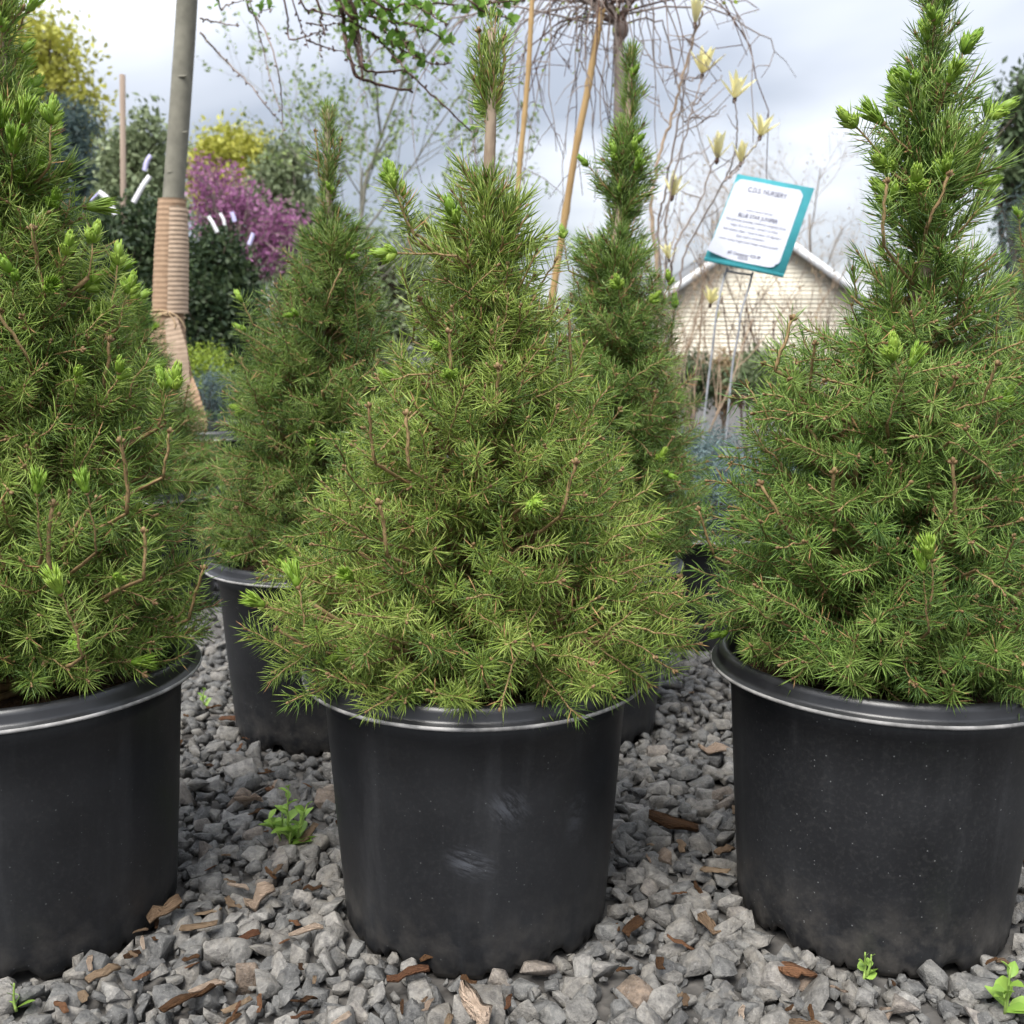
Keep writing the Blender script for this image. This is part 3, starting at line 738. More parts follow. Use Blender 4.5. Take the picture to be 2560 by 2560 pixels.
CHL = {'chip_tan': 'tan splinter of wood mulch lying loose among the grey stones', 'chip_brown': 'dark brown flake of bark lying loose among the grey stones',
       'chip_red': 'rust red flake of bark lying loose among the grey stones', 'chip_pale': 'pale bleached wood sliver lying loose among the grey stones'}
def chip(px, py, m, l, ang, label=None, z=0.013, sc3=None, name='bark_chip'):
    p = on_ground(px, py, z)
    o = link(name, CH[m][int(crng.integers(4))])
    o.location = p; o.rotation_euler = (crng.normal(0, .25), crng.normal(0, .22), ang)
    o.scale = sc3 or (l * .85, l * .8, l * .6)
    tag(o, label or CHL[m], 'wood chip', None if label else 'wood chips scattered on the gravel')
    return o
chip(490, 1688, 'chip_pale', .03, .25, 'pale pink blocky wood chip with straight grain on the gravel', sc3=(.030, .045, .05))
chip(450, 1672, 'chip_pale', .026, -.3)
chip(578, 1755, 'chip_pale', .034, .05)
chip(375, 1745, 'chip_tan', .036, .15)
chip(350, 1880, 'chip_brown', .05, .8)
chip(390, 1862, 'chip_pale', .034, .7)
chip(195, 1838, 'chip_tan', .032, .8)
chip(310, 1715, 'chip_tan', .03, .5, 'tan dry leaf-like chip leaning on the foot of a pot', z=.02, sc3=(.032, .05, .03))
chip(470, 1508, 'chip_pale', .03, -.4, 'whitish peeled twig lying flat on the gravel', sc3=(.034, .018, .05), name='twig')
chip(1270, 1550, 'chip_brown', .05, -.35, 'thick dark brown bark strip on the gravel beside the dusty pot', sc3=(.055, .045, .06))
chip(1368, 1605, 'chip_tan', .03, .6); chip(1350, 1640, 'chip_tan', .032, -.6); chip(1352, 1412, 'chip_pale', .04, .1, 'pale torn wood flake half under the dusty pot', sc3=(.045, .05, .03))
chip(1500, 1830, 'chip_red', .026, .3, 'flat rust red bark flake lying before the dusty pot', sc3=(.028, .06, .04)); chip(1520, 1938, 'chip_tan', .03, -.5); chip(895, 1905, 'chip_pale', .026, -.9, 'pale seed husk with a round brown end on the gravel', sc3=(.036, .06, .09))
chip(570, 1915, 'chip_red', .02, .4, None); chip(640, 1925, 'chip_pale', .022, .6); chip(580, 1570, 'chip_tan', .03, .9); chip(430, 1355, 'chip_red', .03, -.3); chip(525, 1640, 'chip_tan', .018, 1.2)
chip(770, 1838, 'chip_red', .04, .05); chip(820, 1800, 'chip_brown', .03, .4); chip(1340, 1740, 'chip_tan', .028, -1.2); chip(1285, 1780, 'chip_red', .03, -.2)
kinds = ['chip_tan', 'chip_brown', 'chip_red', 'chip_pale']
placed = 0
while placed < 150:
    px, py = crng.uniform(0, 1932), crng.uniform(1280, 1930) ** 1
    p = on_ground(px, py)
    if not free_spot(p[0], p[1], .012): continue
    m = kinds[int(crng.choice(4, p=[.36, .34, .2, .1]))]
    chip(px, py, m, crng.uniform(.008, .026) * (0.8 + .4 * crng.random()), crng.uniform(0, PI), z=crng.uniform(.006, .014)); placed += 1

# ------------------------------------------------------------------ leaves and weeds
def leaf_mb(l, w, fold=.25, curl=.25, rows=5, cols=3, m=0, point=1.0):
    mb = MB(); V = []
    for i in range(rows):
        t = i / (rows - 1); ww = w * math.sin(PI * min(max(t * .93 + .04, 0), 1)) ** point
        for j in range(cols):
            s = j / (cols - 1) * 2 - 1
            V.append((s * ww / 2, t * l, abs(s) * ww * fold * .5 - curl * l * t * t * .5))
    F = [(i * cols + j, i * cols + j + 1, (i + 1) * cols + j + 1, (i + 1) * cols + j) for i in range(rows - 1) for j in range(cols - 1)]
    mb.add(V, F, m); return mb
def orient(dirv, up=(0, 0, 1), roll=0.0):
    y = norm(dirv); x = np.cross(y, np.asarray(up, float))
    if np.linalg.norm(x) < 1e-3: x = np.array((1., 0, 0))
    x = norm(x); z = np.cross(x, y); c, s = math.cos(roll), math.sin(roll)
    return np.stack([c * x + s * z, y, -s * x + c * z], 1)
weed_leaf = leaf_mb(1, .60, .5, .35).mesh('leaf', M['weed'], True)
round_leaf = leaf_mb(1, .95, .15, .1).mesh('leaf', M['weed'], True)
def place_mesh(name, me, parent, A, off, s):
    o = link(name, me, parent); mt = Matrix.Identity(4)
    for p in range(3):
        for q in range(3): mt[p][q] = float(A[p, q] * s)
        mt[p][3] = float(off[p])
    o.matrix_local = mt; return o
def weed(px, py, label, stems, seed, ls=.012, me=None):
    g = np.random.default_rng(seed); p = on_ground(px, py, .006)
    t = thing('weed', label, 'weed', tuple(p), 0, None)
    for (dx, dy, h) in stems:
        mb = MB(); top = np.array((dx, dy, h)); b0 = np.array((dx * .35, dy * .35, -.006))
        path = smooth_path([b0, (b0 + top) / 2 + g.normal(0, .002, 3), top], 6); tube(mb, path, np.linspace(.0013, .0007, 6), 5)
        mb.build('stem', M['weed_stem'], t, True)
        n = max(4, int(h / .0052)); 
        for q in range(n):
            f = (q + .6) / n; pos = np.array([np.interp(f, np.linspace(0, 1, 6), path[:, i]) for i in range(3)])
            az = q * 1.75 + g.uniform(-.4, .4); d = np.array((math.cos(az), math.sin(az), .25 + .9 * f))
            place_mesh('leaf', me or weed_leaf, t, orient(d, roll=g.normal(0, .3)), pos, ls * 1.25 * (1.45 - .95 * f) * g.uniform(.8, 1.2))
    return t
weed(548, 1585, 'leafy green weed with a tall stem growing in the gravel gap', [(0.0, .0, .060), (.020, -.004, .042), (-.022, .0, .026), (-.010, .01, .030), (.014, .012, .022), (.004, -.012, .016)], 5, .0155)
weed(1630, 1835, 'tiny pale green seedling at the foot of the dusty pot', [(.0, .0, .018), (.006, .002, .015)], 6, .0062, round_leaf)
weed(1900, 1900, 'young weed with bright paired leaves in the open gravel by a stray bark flake', [(.0, .0, .034), (-.006, -.004, .016)], 7, .0145)
weed(388, 1325, 'tiny pale weed sprout beside the pot with the scuffed foot', [(.0, .0, .022)], 8, .010, round_leaf)
weed(30, 1895, 'tiny seedling with two round leaves before the pot with the dry leaf', [(.0, .0, .018)], 9, .008, round_leaf)

# ------------------------------------------------------------------ materials for the background
M['trunk_grey'] = plain('smooth_grey_bark', (0.13, 0.125, 0.10), (0.235, 0.225, 0.18), 0.8, 25, 5, 0.4, 0.002)
M['twig_red'] = plain('red_brown_twig', (0.05, 0.028, 0.022), (0.13, 0.075, 0.055), 0.7, 60, 2, 0)
M['twig_grey'] = plain('grey_twig', (0.16, 0.125, 0.11), (0.30, 0.25, 0.22), 0.8, 30, 2, 0)
M['twig_pale'] = plain('pale_far_twig', (0.30, 0.26, 0.22), (0.42, 0.37, 0.32), 0.8, 30, 2, 0)
M['twig_tan'] = plain('tan_twig', (0.22, 0.16, 0.11), (0.40, 0.30, 0.21), 0.8, 30, 2, 0)
M['bark_dark'] = plain('dark_bark', (0.05, 0.04, 0.03), (0.14, 0.11, 0.085), 0.9, 20, 4, 0.5, 0.005)
M['bamboo'] = plain('bamboo_cane', (0.27, 0.17, 0.07), (0.46, 0.31, 0.14), 0.5, 18, 3, 0.2, 0.001, stretch=(1, 1, .2))
M['leaf_fresh'] = foliage('fresh_leaf', [(0.2, (0.11, 0.22, 0.035)), (0.8, (0.24, 0.40, 0.08))], 0.45, .2, .7, .1, 8, trans=.4)
def wrap_mat():
    m, t, b = new_mat('brown_paper_wrap')
    f = noise_of(t, 60, 5, .6); s = noise_of(t, 9, 3, .6)
    c1 = ramp(t, f, [(.25, (.27, .175, .11)), (.75, (.40, .275, .18))])
    t.links.new(mixc(t, math_n(t, 'MULTIPLY', s, .5), c1, (.30, .215, .15)), b.inputs['Base Color'])
    b.inputs['Roughness'].default_value = .9; b.inputs['Specular IOR Level'].default_value = .15
    bump(t, b, f, .3, .001); return m
M['wrap'] = wrap_mat()
M['wrap_pale'] = plain('paler_paper_wrap', (0.34, 0.25, 0.18), (0.46, 0.35, 0.26), 0.9, 60, 4, .3, .001, spec=.15)
M['twine'] = plain('jute_twine', (0.30, 0.21, 0.12), (0.50, 0.37, 0.23), 0.9, 200, 3, 0.6, 0.001)
M['petal'] = foliage('yellow_petal', [(0.2, (0.80, 0.74, 0.38)), (0.8, (0.88, 0.86, 0.60))], 0.5, .3, .3, .2, 30, trans=.35)
M['white_tag'] = plain('white_plastic_tag', (0.62, 0.62, 0.64), (0.78, 0.78, 0.80), 0.4, 20, 2, 0)
M['lilac_tag'] = plain('lilac_plastic_tag', (0.42, 0.40, 0.66), (0.56, 0.54, 0.78), 0.4, 20, 2, 0)
M['post'] = plain('weathered_post', (0.16, 0.12, 0.09), (0.30, 0.24, 0.19), 0.9, 25, 4, 0.5, 0.003, stretch=(1, 1, .1))

# ------------------------------------------------------------------ weeping tree with wrapped trunk
D0 = 2.62
tp = [at(356, 860, D0), at(322, 690, D0), at(318, 600, D0), at(322, 480, D0), at(327, 376, D0), at(340, 200, D0), at(353, 0, D0), at(360, -180, D0 - .02), at(372, -300, D0 - .06)]
root = thing('weeping_tree', 'grey-trunked weeping tree with brown paper wrapped round its trunk', 'tree', tuple(tp[0]))
org = tp[0].copy()
tp[0][2] = .25
mb = MB(); P = smooth_path(tp, 40); tube(mb, P - org, np.linspace(.0275, .0235, 40), 16)
for (fx, fy, sz) in [(345, 145, 1), (330, 390, 1), (322, 325, .8), (350, 250, .7)]:
    c = at(fx, fy, D0 - .024); ellipsoid(mb, c - org + np.array((-.012 * sz, 0, 0)), (1, 0, .1), .022 * sz, .0035 * sz, 0, 6, 4)
mb.build('trunk', M['trunk_grey'], root, True)
# wrap: a corrugated sleeve
def sleeve(pts, rad, nu=40, a0=0, a1=2 * PI, ridge=.00075, pitch=.0125, rows=260, flat=1.0):
    P = smooth_path(pts, rows); T, A, B = frames(P)
    ln = np.concatenate([[0], np.cumsum(np.linalg.norm(np.diff(P, axis=0), axis=1))])
    rr = np.interp(np.linspace(0, 1, rows), np.linspace(0, 1, len(rad)), rad)
    th = np.linspace(a0, a1, nu)
    X, Y = np.array((1., 0, 0)), np.array((0, 1., 0))
    rid = ridge * np.sin(ln[:, None] / pitch * 2 * PI + .35 * np.sin(th * 3)[None] + .5 * np.sin(ln * 37)[:, None])
    R = rr[:, None] + rid
    V = P[:, None] + R[..., None] * (np.cos(th)[None, :, None] * X + np.sin(th)[None, :, None] * Y * flat)
    i = np.arange(rows - 1)[:, None] * nu; j = np.arange(nu - 1)[None]
    return V.reshape(-1, 3), np.stack([i + j, i + j + 1, i + nu + j + 1, i + nu + j], -1).reshape(-1, 4)
wp = [at(358, 840, D0), at(331, 760, D0), at(321, 690, D0), at(317, 600, D0), at(321, 480, D0), at(325, 376, D0)]
mb = MB(); V, F = sleeve(wp, [.046, .058, .049, .0385, .038, .0335]); mb.add(V - org, F)
w = mb.build('paper_wrap', M['wrap'], root, True)
# overlapping strip on the front, then the loose tail
mb = MB(); V, F = sleeve([at(324, 592, D0), at(326, 480, D0), at(327, 392, D0)], [.0445, .0430, .0375], 16, -1.50, -.15, rows=140, pitch=.0112); mb.add(V - org, F)
mb.build('overlap_strip', M['wrap_pale'], w, True)
def ribbon(mb, c, wdt, nrm, thick=.0012, rows=60, ridge=.0012, pitch=.012):
    P = smooth_path(c, rows); W = np.interp(np.linspace(0, 1, rows), np.linspace(0, 1, len(wdt)), wdt); Nn = np.array([norm(np.array([np.interp(f, np.linspace(0, 1, len(nrm)), np.array(nrm)[:, q]) for q in range(3)])) for f in np.linspace(0, 1, rows)])
    T = norm(np.gradient(P, axis=0)); Sd = norm(np.cross(T, Nn))
    ln = np.concatenate([[0], np.cumsum(np.linalg.norm(np.diff(P, axis=0), axis=1))])
    cols = 7; V = []
    for j in range(cols):
        s = j / (cols - 1) - .5
        V.append(P + Sd * (W * s)[:, None] + Nn * (ridge * np.sin(ln / pitch * 2 * PI) + .10 * W * (.25 - s * s) * 4)[:, None])
    V = np.stack(V, 1); i = np.arange(rows - 1)[:, None] * cols; j = np.arange(cols - 1)[None]
    mb.add(V.reshape(-1, 3), np.stack([i + j, i + j + 1, i + cols + j + 1, i + cols + j], -1).reshape(-1, 4))
mb = MB(); ribbon(mb, np.array([at(322, 600, D0 - .045), at(334, 660, D0 - .05), at(344, 730, D0 - .05), at(352, 770, D0 - .045)]) - org, [.035, .05, .04, .014], [(-.2, -1, 0), (.1, -1, 0), (.3, -1, 0)])
mb.build('loose_tail', M['wrap_pale'], w, True)
mb = MB(); ribbon(mb, np.array([at(352, 690, D0 - .01), at(366, 745, D0 - .06), at(380, 795, D0 - .065), at(370, 838, D0 - .06)]) - org, [.012, .040, .050, .045], [(-.5, -1, 0), (-.7, -.8, 0), (-.6, -.8, 0)], rows=80)
mb.build('open_flap', M['wrap'], w, True)
mb = MB()
for q, (ya, yb) in enumerate([(585, 592), (592, 600), (598, 588)]):
    pts = []
    for a in np.linspace(0, 2 * PI, 26):
        c0 = at(317.5, ya + (yb - ya) * (.5 + .5 * math.cos(a)), D0); pts.append(c0 + np.array((math.cos(a) * .0415, math.sin(a) * .0415, .002 * math.sin(3 * a))))
    tube(mb, np.array(pts) - org, .0021, 5)
for pts in [[(318, 588, -.046), (336, 598, -.05), (348, 615, -.045), (350, 625, -.04)], [(316, 590, -.046), (300, 596, -.048), (284, 605, -.03)], [(318, 590, -.047), (330, 608, -.052), (330, 620, -.052)]]:
    tube(mb, smooth_path([at(a, b, D0 + c) for a, b, c in pts], 12) - org, .0016, 5)
mb.build('twine', M['twine'], w, True)

def z2(x, y, D): return at((500 + x / 2.415) * .7547, y / 2.415 * .7547, D)
top = P[-1]
paths = [  # hanging branches: points (x, y), distance, radius, leafiness
 ([(280, 0), (330, 90), (400, 200), (470, 420), (495, 650), (500, 820)], 2.5, .0032, 0), ([(330, 90), (380, 300), (450, 560), (490, 670)], 2.52, .002, 0),
 ([(0, 195), (150, 360), (300, 510), (400, 640), (490, 740)], 2.6, .0026, 0), ([(0, 110), (120, 140), (240, 155)], 2.6, .0026, 0), ([(510, 20), (530, 180), (550, 240), (700, 200), (775, 180)], 2.4, .0028, 0),
 ([(560, 0), (610, 160), (655, 290)], 2.4, .0024, .1), ([(830, 0), (865, 150), (880, 250), (935, 440), (1000, 480), (1150, 530), (1285, 555)], 2.2, .0062, .12),
 ([(885, -20), (920, 200), (965, 380), (985, 460)], 2.2, .0058, .1), ([(905, 0), (950, 160), (975, 300), (985, 410), (1100, 435), (1240, 430), (1400, 570), (1540, 700), (1640, 800)], 2.15, .0036, .28),
 ([(1040, 200), (1120, 280), (1180, 350), (1250, 430)], 2.1, .0032, .5), ([(860, 40), (1000, 90), (1150, 130), (1300, 150), (1450, 220), (1535, 275)], 2.1, .0035, 1.0),
 ([(1040, -10), (1250, 20), (1380, 80), (1500, 150)], 2.05, .0032, 1.1), ([(1250, -30), (1450, 20), (1650, 45), (1790, 95), (1900, 120)], 2.1, .003, .9), ([(640, 240), (760, 285), (870, 315)], 2.3, .0022, 0),
 ([(700, -10), (730, 120), (758, 215)], 2.3, .004, 0), ([(600, -20), (700, 60), (840, 100), (1000, 110)], 2.25, .003, .15), ([(640, 140), (760, 150), (850, 135)], 2.3, .0018, 0), ([(900, 120), (1010, 190), (1130, 250), (1280, 330), (1420, 390), (1520, 380)], 2.15, .0026, .7),
 ([(870, 30), (900, 160), (905, 260), (885, 370)], 2.2, .003, .3), ([(720, 180), (725, 260), (720, 330)], 2.3, .0016, 0), ([(1120, 60), (1190, 170), (1240, 270), (1300, 360)], 2.08, .0024, .9), ([(110, 0), (160, 30), (260, 5)], 2.5, .003, .1), ([(310, 30), (380, 60), (440, 50)], 2.5, .002, .5),
 ([(935, 60), (945, 220), (960, 330), (985, 400)], 2.18, .004, .2), ([(1600, -20), (1700, 20), (1850, 10), (1960, 0)], 2.05, .0028, 1.0), ([(960, -20), (1050, 60), (1120, 180), (1160, 260)], 2.1, .003, .9)]
lr = np.random.default_rng(99)
tleaf = [leaf_mb(1, .62, .3, .25).mesh('leaf', M['leaf_fresh'], True), leaf_mb(1, .75, .2, .15).mesh('leaf', M['leaf_fresh'], True)]
nleaf = 0
for pts, dd, r, lf in paths:
    path = [z2(x, y, dd + .04 * math.sin(i * 1.7)) for i, (x, y) in enumerate(pts)]
    up = np.array(path[0]) * .6 + top * .4 + np.array((0, 0, .10))
    full = smooth_path([top, up] + path, 14 + 4 * len(pts)) if pts[0][1] < 60 else smooth_path(path, 6 + 5 * len(pts))
    mb = MB(); k = len(full)
    jit = lr.normal(0, .0009, (k, 3)); jit[0] = 0
    full = full + jit
    tube(mb, full - org, np.linspace(r, r * .4, k), 6)
    for q in range(2, k, 2):     # buds
        if lr.random() < .7: ellipsoid(mb, full[q] - org, norm(lr.normal(size=3)), .009, .0026, 0, 5, 3)
    b = mb.build('branch', M['twig_red'] if r > .0017 and dd < 2.45 else M['twig_grey'], root, True)
    ln = np.concatenate([[0], np.cumsum(np.linalg.norm(np.diff(full, axis=0), axis=1))])
    start = max(0.0, ln[-1] - 0.75)
    for s0 in np.arange(start, ln[-1], .020):
        if lr.random() > lf * 1.1: continue
        c = np.array([np.interp(s0, ln, full[:, i]) for i in range(3)])
        if c[2] > 1.52: continue
        sp = lr.normal(0, .010, 3)
        for q in range(int(lr.integers(2, 6))):
            d = norm(lr.normal(0, 1, 3) + np.array((0, 0, .5)))
            place_mesh('leaf', tleaf[q % 2], b, orient(d, roll=lr.normal(0, .6)), c + sp * (q > 1) - org, lr.uniform(.011, .026)); nleaf += 1

# ------------------------------------------------------------------ generic trees
def path_between(a, b, rng, n=7, sag=0.0, wob=.06):
    a, b = np.asarray(a, float), np.asarray(b, float); L = np.linalg.norm(b - a)
    mid = [a + (b - a) * f + rng.normal(0, wob * L, 3) + np.array((0, 0, -sag * L * 4 * f * (1 - f))) for f in (.35, .7)]
    return smooth_path([a] + mid + [b], n)
def leaf_cards(mb, P, size, rng, m=0, aspect=.5, updir=0.25):
    n = len(P); d = norm(rng.normal(size=(n, 3)) + np.array((0, 0, updir))); a = norm(np.cross(d, rand_unit(rng, n)))
    L = size * rng.uniform(.65, 1.25, n); nn = np.cross(d, a)
    V = np.stack([P, P + d * (L * .45)[:, None] + a * (L * aspect / 2)[:, None] + nn * (L * .06)[:, None], P + d * L[:, None], P + d * (L * .45)[:, None] - a * (L * aspect / 2)[:, None] + nn * (L * .06)[:, None]], 1)
    o = np.arange(n)[:, None] * 4
    mb.add(V.reshape(-1, 3), o + np.array([(0, 1, 2, 3)]), m)
def clump_tree(name, label, cat, base, lobes, n_cl, cl_r, per, leaf, lmat, bmat, tr, seed, group=None, trunk_top=None, limb_r=.4, aspect=.5, surf=.55, flat=1.0):
    rng = np.random.default_rng(seed); base = np.asarray(base, float)
    t = thing(name, label, cat, tuple(base), 0, group)
    lob = np.array(lobes, float); ctr = lob[:, :3].mean(0)
    tt = np.asarray(trunk_top if trunk_top is not None else ctr, float)
    tm = MB(); trunk = path_between(base, tt, rng, 9, wob=.02); tube(tm, trunk - base, np.linspace(tr, tr * .45, 9), 8)
    cm = MB(); vol = lob[:, 3] * lob[:, 4] * lob[:, 5]; vol = vol / vol.sum()
    for q in range(n_cl):
        l = lob[rng.choice(len(lob), p=vol)]
        u = rand_unit(rng, 1)[0] * (rng.uniform(surf, 1.0))
        c = l[:3] + u * l[3:6]
        if c[2] < 0.03: continue
        if q % 2 == 0:
            s = trunk[int(rng.integers(3, 9))]
            tube(tm, path_between(s, c, rng, 6, wob=.05) - base, np.linspace(tr * limb_r, tr * .08, 6), 4, 0, False)
        k = max(3, int(per * rng.uniform(.5, 1.4)))
        pts = c + rng.normal(0, 1, (k, 3)) * np.array((cl_r, cl_r, cl_r * flat))
        leaf_cards(cm, pts - base, leaf, rng, 0, aspect)
    tm.build('trunk', bmat, t, True); cm.build('crown', lmat, t)
    return t
def twig_tree(name, label, cat, base, height, spread, levels, seed, bmat, r0, leaf=None, lsize=.02, ln=3, group=None, droop=0.0, kids=4, lean=(0, 0), start=.25, stems=1):
    rng = np.random.default_rng(seed); base = np.asarray(base, float)
    t = thing(name, label, cat, tuple(base), 0, group); tm = MB(); cm = MB(); lp = []
    def grow(p, d, L, r, lev):
        n = 6; pts = [p]; dd = d.copy()
        for i in range(n):
            dd = norm(dd + rng.normal(0, .10, 3) + np.array((0, 0, .05 - droop * (lev > 0))))
            pts.append(pts[-1] + dd * L / n)
        pts = np.array(pts); tube(tm if lev < 2 else cm, pts - base, np.linspace(r, r * .5, n + 1), 6 if lev < 1 else (4 if lev < 2 else 3), 0, False)
        if lev >= levels:
            for q in range(ln): lp.append(pts[int(rng.integers(2, n + 1))] + rng.normal(0, lsize * .4, 3))
            return
        for q in range(kids + (2 if lev == 0 else 0)):
            f = rng.uniform(start if lev == 0 else .2, 1.0); i = min(int(f * n), n - 1)
            b = pts[i] + (pts[i + 1] - pts[i]) * (f * n - i)
            side = rand_unit(rng, 1)[0]; side = norm(side - dd * np.dot(side, dd))
            nd = norm(norm(pts[-1] - pts[0]) * (1 - spread) + side * spread + np.array((0, 0, .12)))
            grow(b, nd, L * rng.uniform(.42, .66), r * .5 * (1.1 - f * .3), lev + 1)
    for q in range(stems):
        a = q * 2.4; off = np.array((math.cos(a), math.sin(a), 0)) * (.04 * height * (stems > 1))
        grow(base + off, norm(np.array((lean[0], lean[1], 1.)) + off * (3.5 / height) * (stems > 1)), height * rng.uniform(.6, .75), r0, 0)
    if lp: leaf_cards(cm, np.array(lp) - base, lsize, rng, 1, .5)
    tm.build('trunk', bmat, t, True); cm.build('crown', [bmat, leaf or bmat], t)
    return t
def fol(name, a, b, **k): return foliage(name, [(0.2, a), (0.8, b)], 0.55, .7, .0, .3, 3, trans=.25, **k)
M['f_yellow'] = fol('spring_yellow_foliage', (.32, .33, .05), (.56, .54, .11))
M['f_holly'] = fol('dark_holly_foliage', (.022, .042, .018), (.085, .125, .05))
M['f_olive'] = fol('grey_green_foliage', (.14, .18, .09), (.29, .34, .19))
M['f_bluepine'] = fol('blue_green_needles', (.05, .085, .08), (.12, .17, .165))
M['f_redbud'] = fol('magenta_blossom', (.23, .07, .18), (.48, .22, .40))
M['f_pale'] = fol('pale_new_leaf', (.15, .22, .06), (.29, .36, .13))
M['f_lime'] = fol('lime_foliage', (.18, .26, .03), (.36, .44, .06))
M['f_mid'] = fol('mid_green_foliage', (.055, .085, .04), (.14, .19, .09))
M['f_juniper'] = fol('blue_juniper_foliage', (.09, .14, .14), (.20, .27, .27))
M['f_bud'] = fol('tan_buds', (.25, .18, .10), (.40, .32, .16))

def ell(x, y, D, rx, ry, rd=None):
    """ellipsoid lobe: centre seen at (x, y) at distance D, half sizes given in the photograph's pixels"""
    c = at(x, y, D); k = D * S / 2560
    return (*c, rx * k, (rd or rx) * k, ry * k)
def foot(x, D): c = at(x, 700, D); return (c[0], D, 0.0)
BG = 'trees and shrubs beyond the pots'
clump_tree('shade_tree', 'tall yellow-green tree in spring leaf behind the blue-green pine', 'tree', foot(60, 24), [ell(60, 110, 24, 75, 75), ell(110, 200, 24, 70, 70), ell(20, 180, 24, 80, 90), ell(120, 310, 24, 60, 80), ell(30, 330, 24, 80, 90)], 420, .30, 40, .17, M['f_yellow'], M['bark_dark'], .22, 1, BG, flat=.8)
clump_tree('blue_pine', 'blue-green pine behind the dark hollies', 'tree', foot(130, 9), [ell(135, 250, 9, 36, 70), ell(140, 350, 9, 62, 70), ell(140, 450, 9, 80, 70), ell(190, 470, 9, 50, 80), ell(140, 580, 9, 90, 90)], 560, .085, 60, .085, M['f_bluepine'], M['bark_dark'], .07, 2, BG, surf=.3, aspect=.16, flat=.7)
clump_tree('olive_shrub', 'light grey-green upright shrub behind the hollies with white tags', 'shrub', foot(265, 6.4), [ell(285, 300, 6.4, 32, 75), ell(240, 330, 6.4, 40, 65), ell(270, 420, 6.4, 60, 80), ell(215, 430, 6.4, 40, 80)], 460, .055, 34, .05, M['f_olive'], M['bark_dark'], .03, 3, BG)
H1 = clump_tree('holly_shrub', 'dark glossy holly with two long white tags, behind the wrapped trunk', 'shrub', foot(215, 4.7), [ell(185, 450, 4.7, 50, 75), ell(265, 470, 4.7, 55, 85), ell(230, 560, 4.7, 85, 100), ell(230, 690, 4.7, 85, 90)], 620, .045, 30, .034, M['f_holly'], M['bark_dark'], .03, 4, BG, surf=.3)
H2 = clump_tree('holly_shrub', 'dark rounded holly right of the wrapped trunk, under the magenta blossom', 'shrub', foot(410, 4.4), [ell(405, 500, 4.4, 55, 65), ell(415, 580, 4.4, 80, 85), ell(420, 690, 4.4, 80, 80)], 560, .042, 30, .032, M['f_holly'], M['bark_dark'], .03, 5, BG, surf=.3)
H3 = clump_tree('holly_shrub', 'dark holly partly hidden behind the lime-budded spruce', 'shrub', foot(110, 4.4), [ell(110, 520, 4.4, 60, 90), ell(110, 650, 4.4, 80, 100)], 420, .045, 28, .034, M['f_holly'], M['bark_dark'], .03, 6, BG, surf=.3)
clump_tree('redbud_tree', 'small tree covered in magenta blossom behind the dark hollies', 'tree', foot(440, 10), [ell(395, 345, 10, 50, 55), ell(450, 390, 10, 75, 55), ell(520, 425, 10, 60, 45), ell(390, 420, 10, 60, 60), ell(490, 470, 10, 85, 50)], 400, .075, 18, .042, M['f_redbud'], M['twig_grey'], .06, 7, BG, limb_r=.35, surf=.15, flat=.6)
clump_tree('round_tree', 'rounded yellow-green tree crown above the magenta blossom', 'tree', foot(440, 28), [ell(440, 305, 28, 55, 45), ell(480, 330, 28, 45, 40), ell(400, 330, 28, 40, 36), ell(440, 370, 28, 70, 50)], 380, .26, 40, .17, M['f_yellow'], M['bark_dark'], .2, 8, BG)
clump_tree('olive_tree', 'grey-green slender tree between the magenta blossom and the pale willow', 'tree', foot(530, 14), [ell(545, 310, 14, 40, 55), ell(510, 370, 14, 60, 60), ell(570, 400, 14, 45, 60), ell(540, 480, 14, 60, 70), ell(600, 440, 14, 40, 60)], 420, .10, 30, .085, M['f_olive'], M['twig_grey'], .06, 9, BG, surf=.2)
clump_tree('far_tree', 'distant dull green tree low behind the pale willow', 'tree', foot(760, 30), [ell(700, 480, 30, 120, 60), ell(820, 500, 30, 90, 60), ell(680, 560, 30, 130, 70), ell(830, 570, 30, 110, 70), ell(760, 630, 30, 190, 50)], 460, .34, 26, .18, M['f_olive'], M['bark_dark'], .2, 10, BG)
twig_tree('willow_sapling', 'slender pale green sapling with sparse new leaves behind the spruces', 'tree', foot(728, 9), 4.0, .45, 3, 14, M['trunk_grey'], .020, M['f_pale'], .055, 11, BG, kids=5, start=.3)
twig_tree('willow_sapling', 'second pale green sapling with sparse leaves, beside the taller one', 'tree', foot(660, 9.5), 3.0, .48, 3, 15, M['trunk_grey'], .016, M['f_pale'], .05, 11, BG, kids=5, start=.35)
for k, (x, D, h, sd) in enumerate([(1450, 46, 9.6, 41), (1560, 48, 9.4, 42), (1370, 50, 9.0, 43)]):
    twig_tree('bare_tree', ['bare grey tree with budding twigs above the sign', 'bare branching tree beside the roof of the cream building', 'bare grey tree behind the yellow magnolia'][k], 'tree', foot(x, D), h, .5, 4, sd, M['twig_pale'], .10, M['f_bud'], .10, 1, BG, kids=4, start=.2)
clump_tree('leafy_tree', 'dark leafy tree behind the leader of the tall dark spruce', 'tree', foot(1930, 9), [ell(1915, 240, 9, 40, 60), ell(1960, 200, 9, 70, 80), ell(1940, 330, 9, 70, 80), ell(1990, 440, 9, 80, 120), ell(1895, 320, 9, 26, 46), ell(1960, 560, 9, 90, 90)], 420, .08, 26, .075, M['f_mid'], M['bark_dark'], .08, 11, BG, surf=.3)
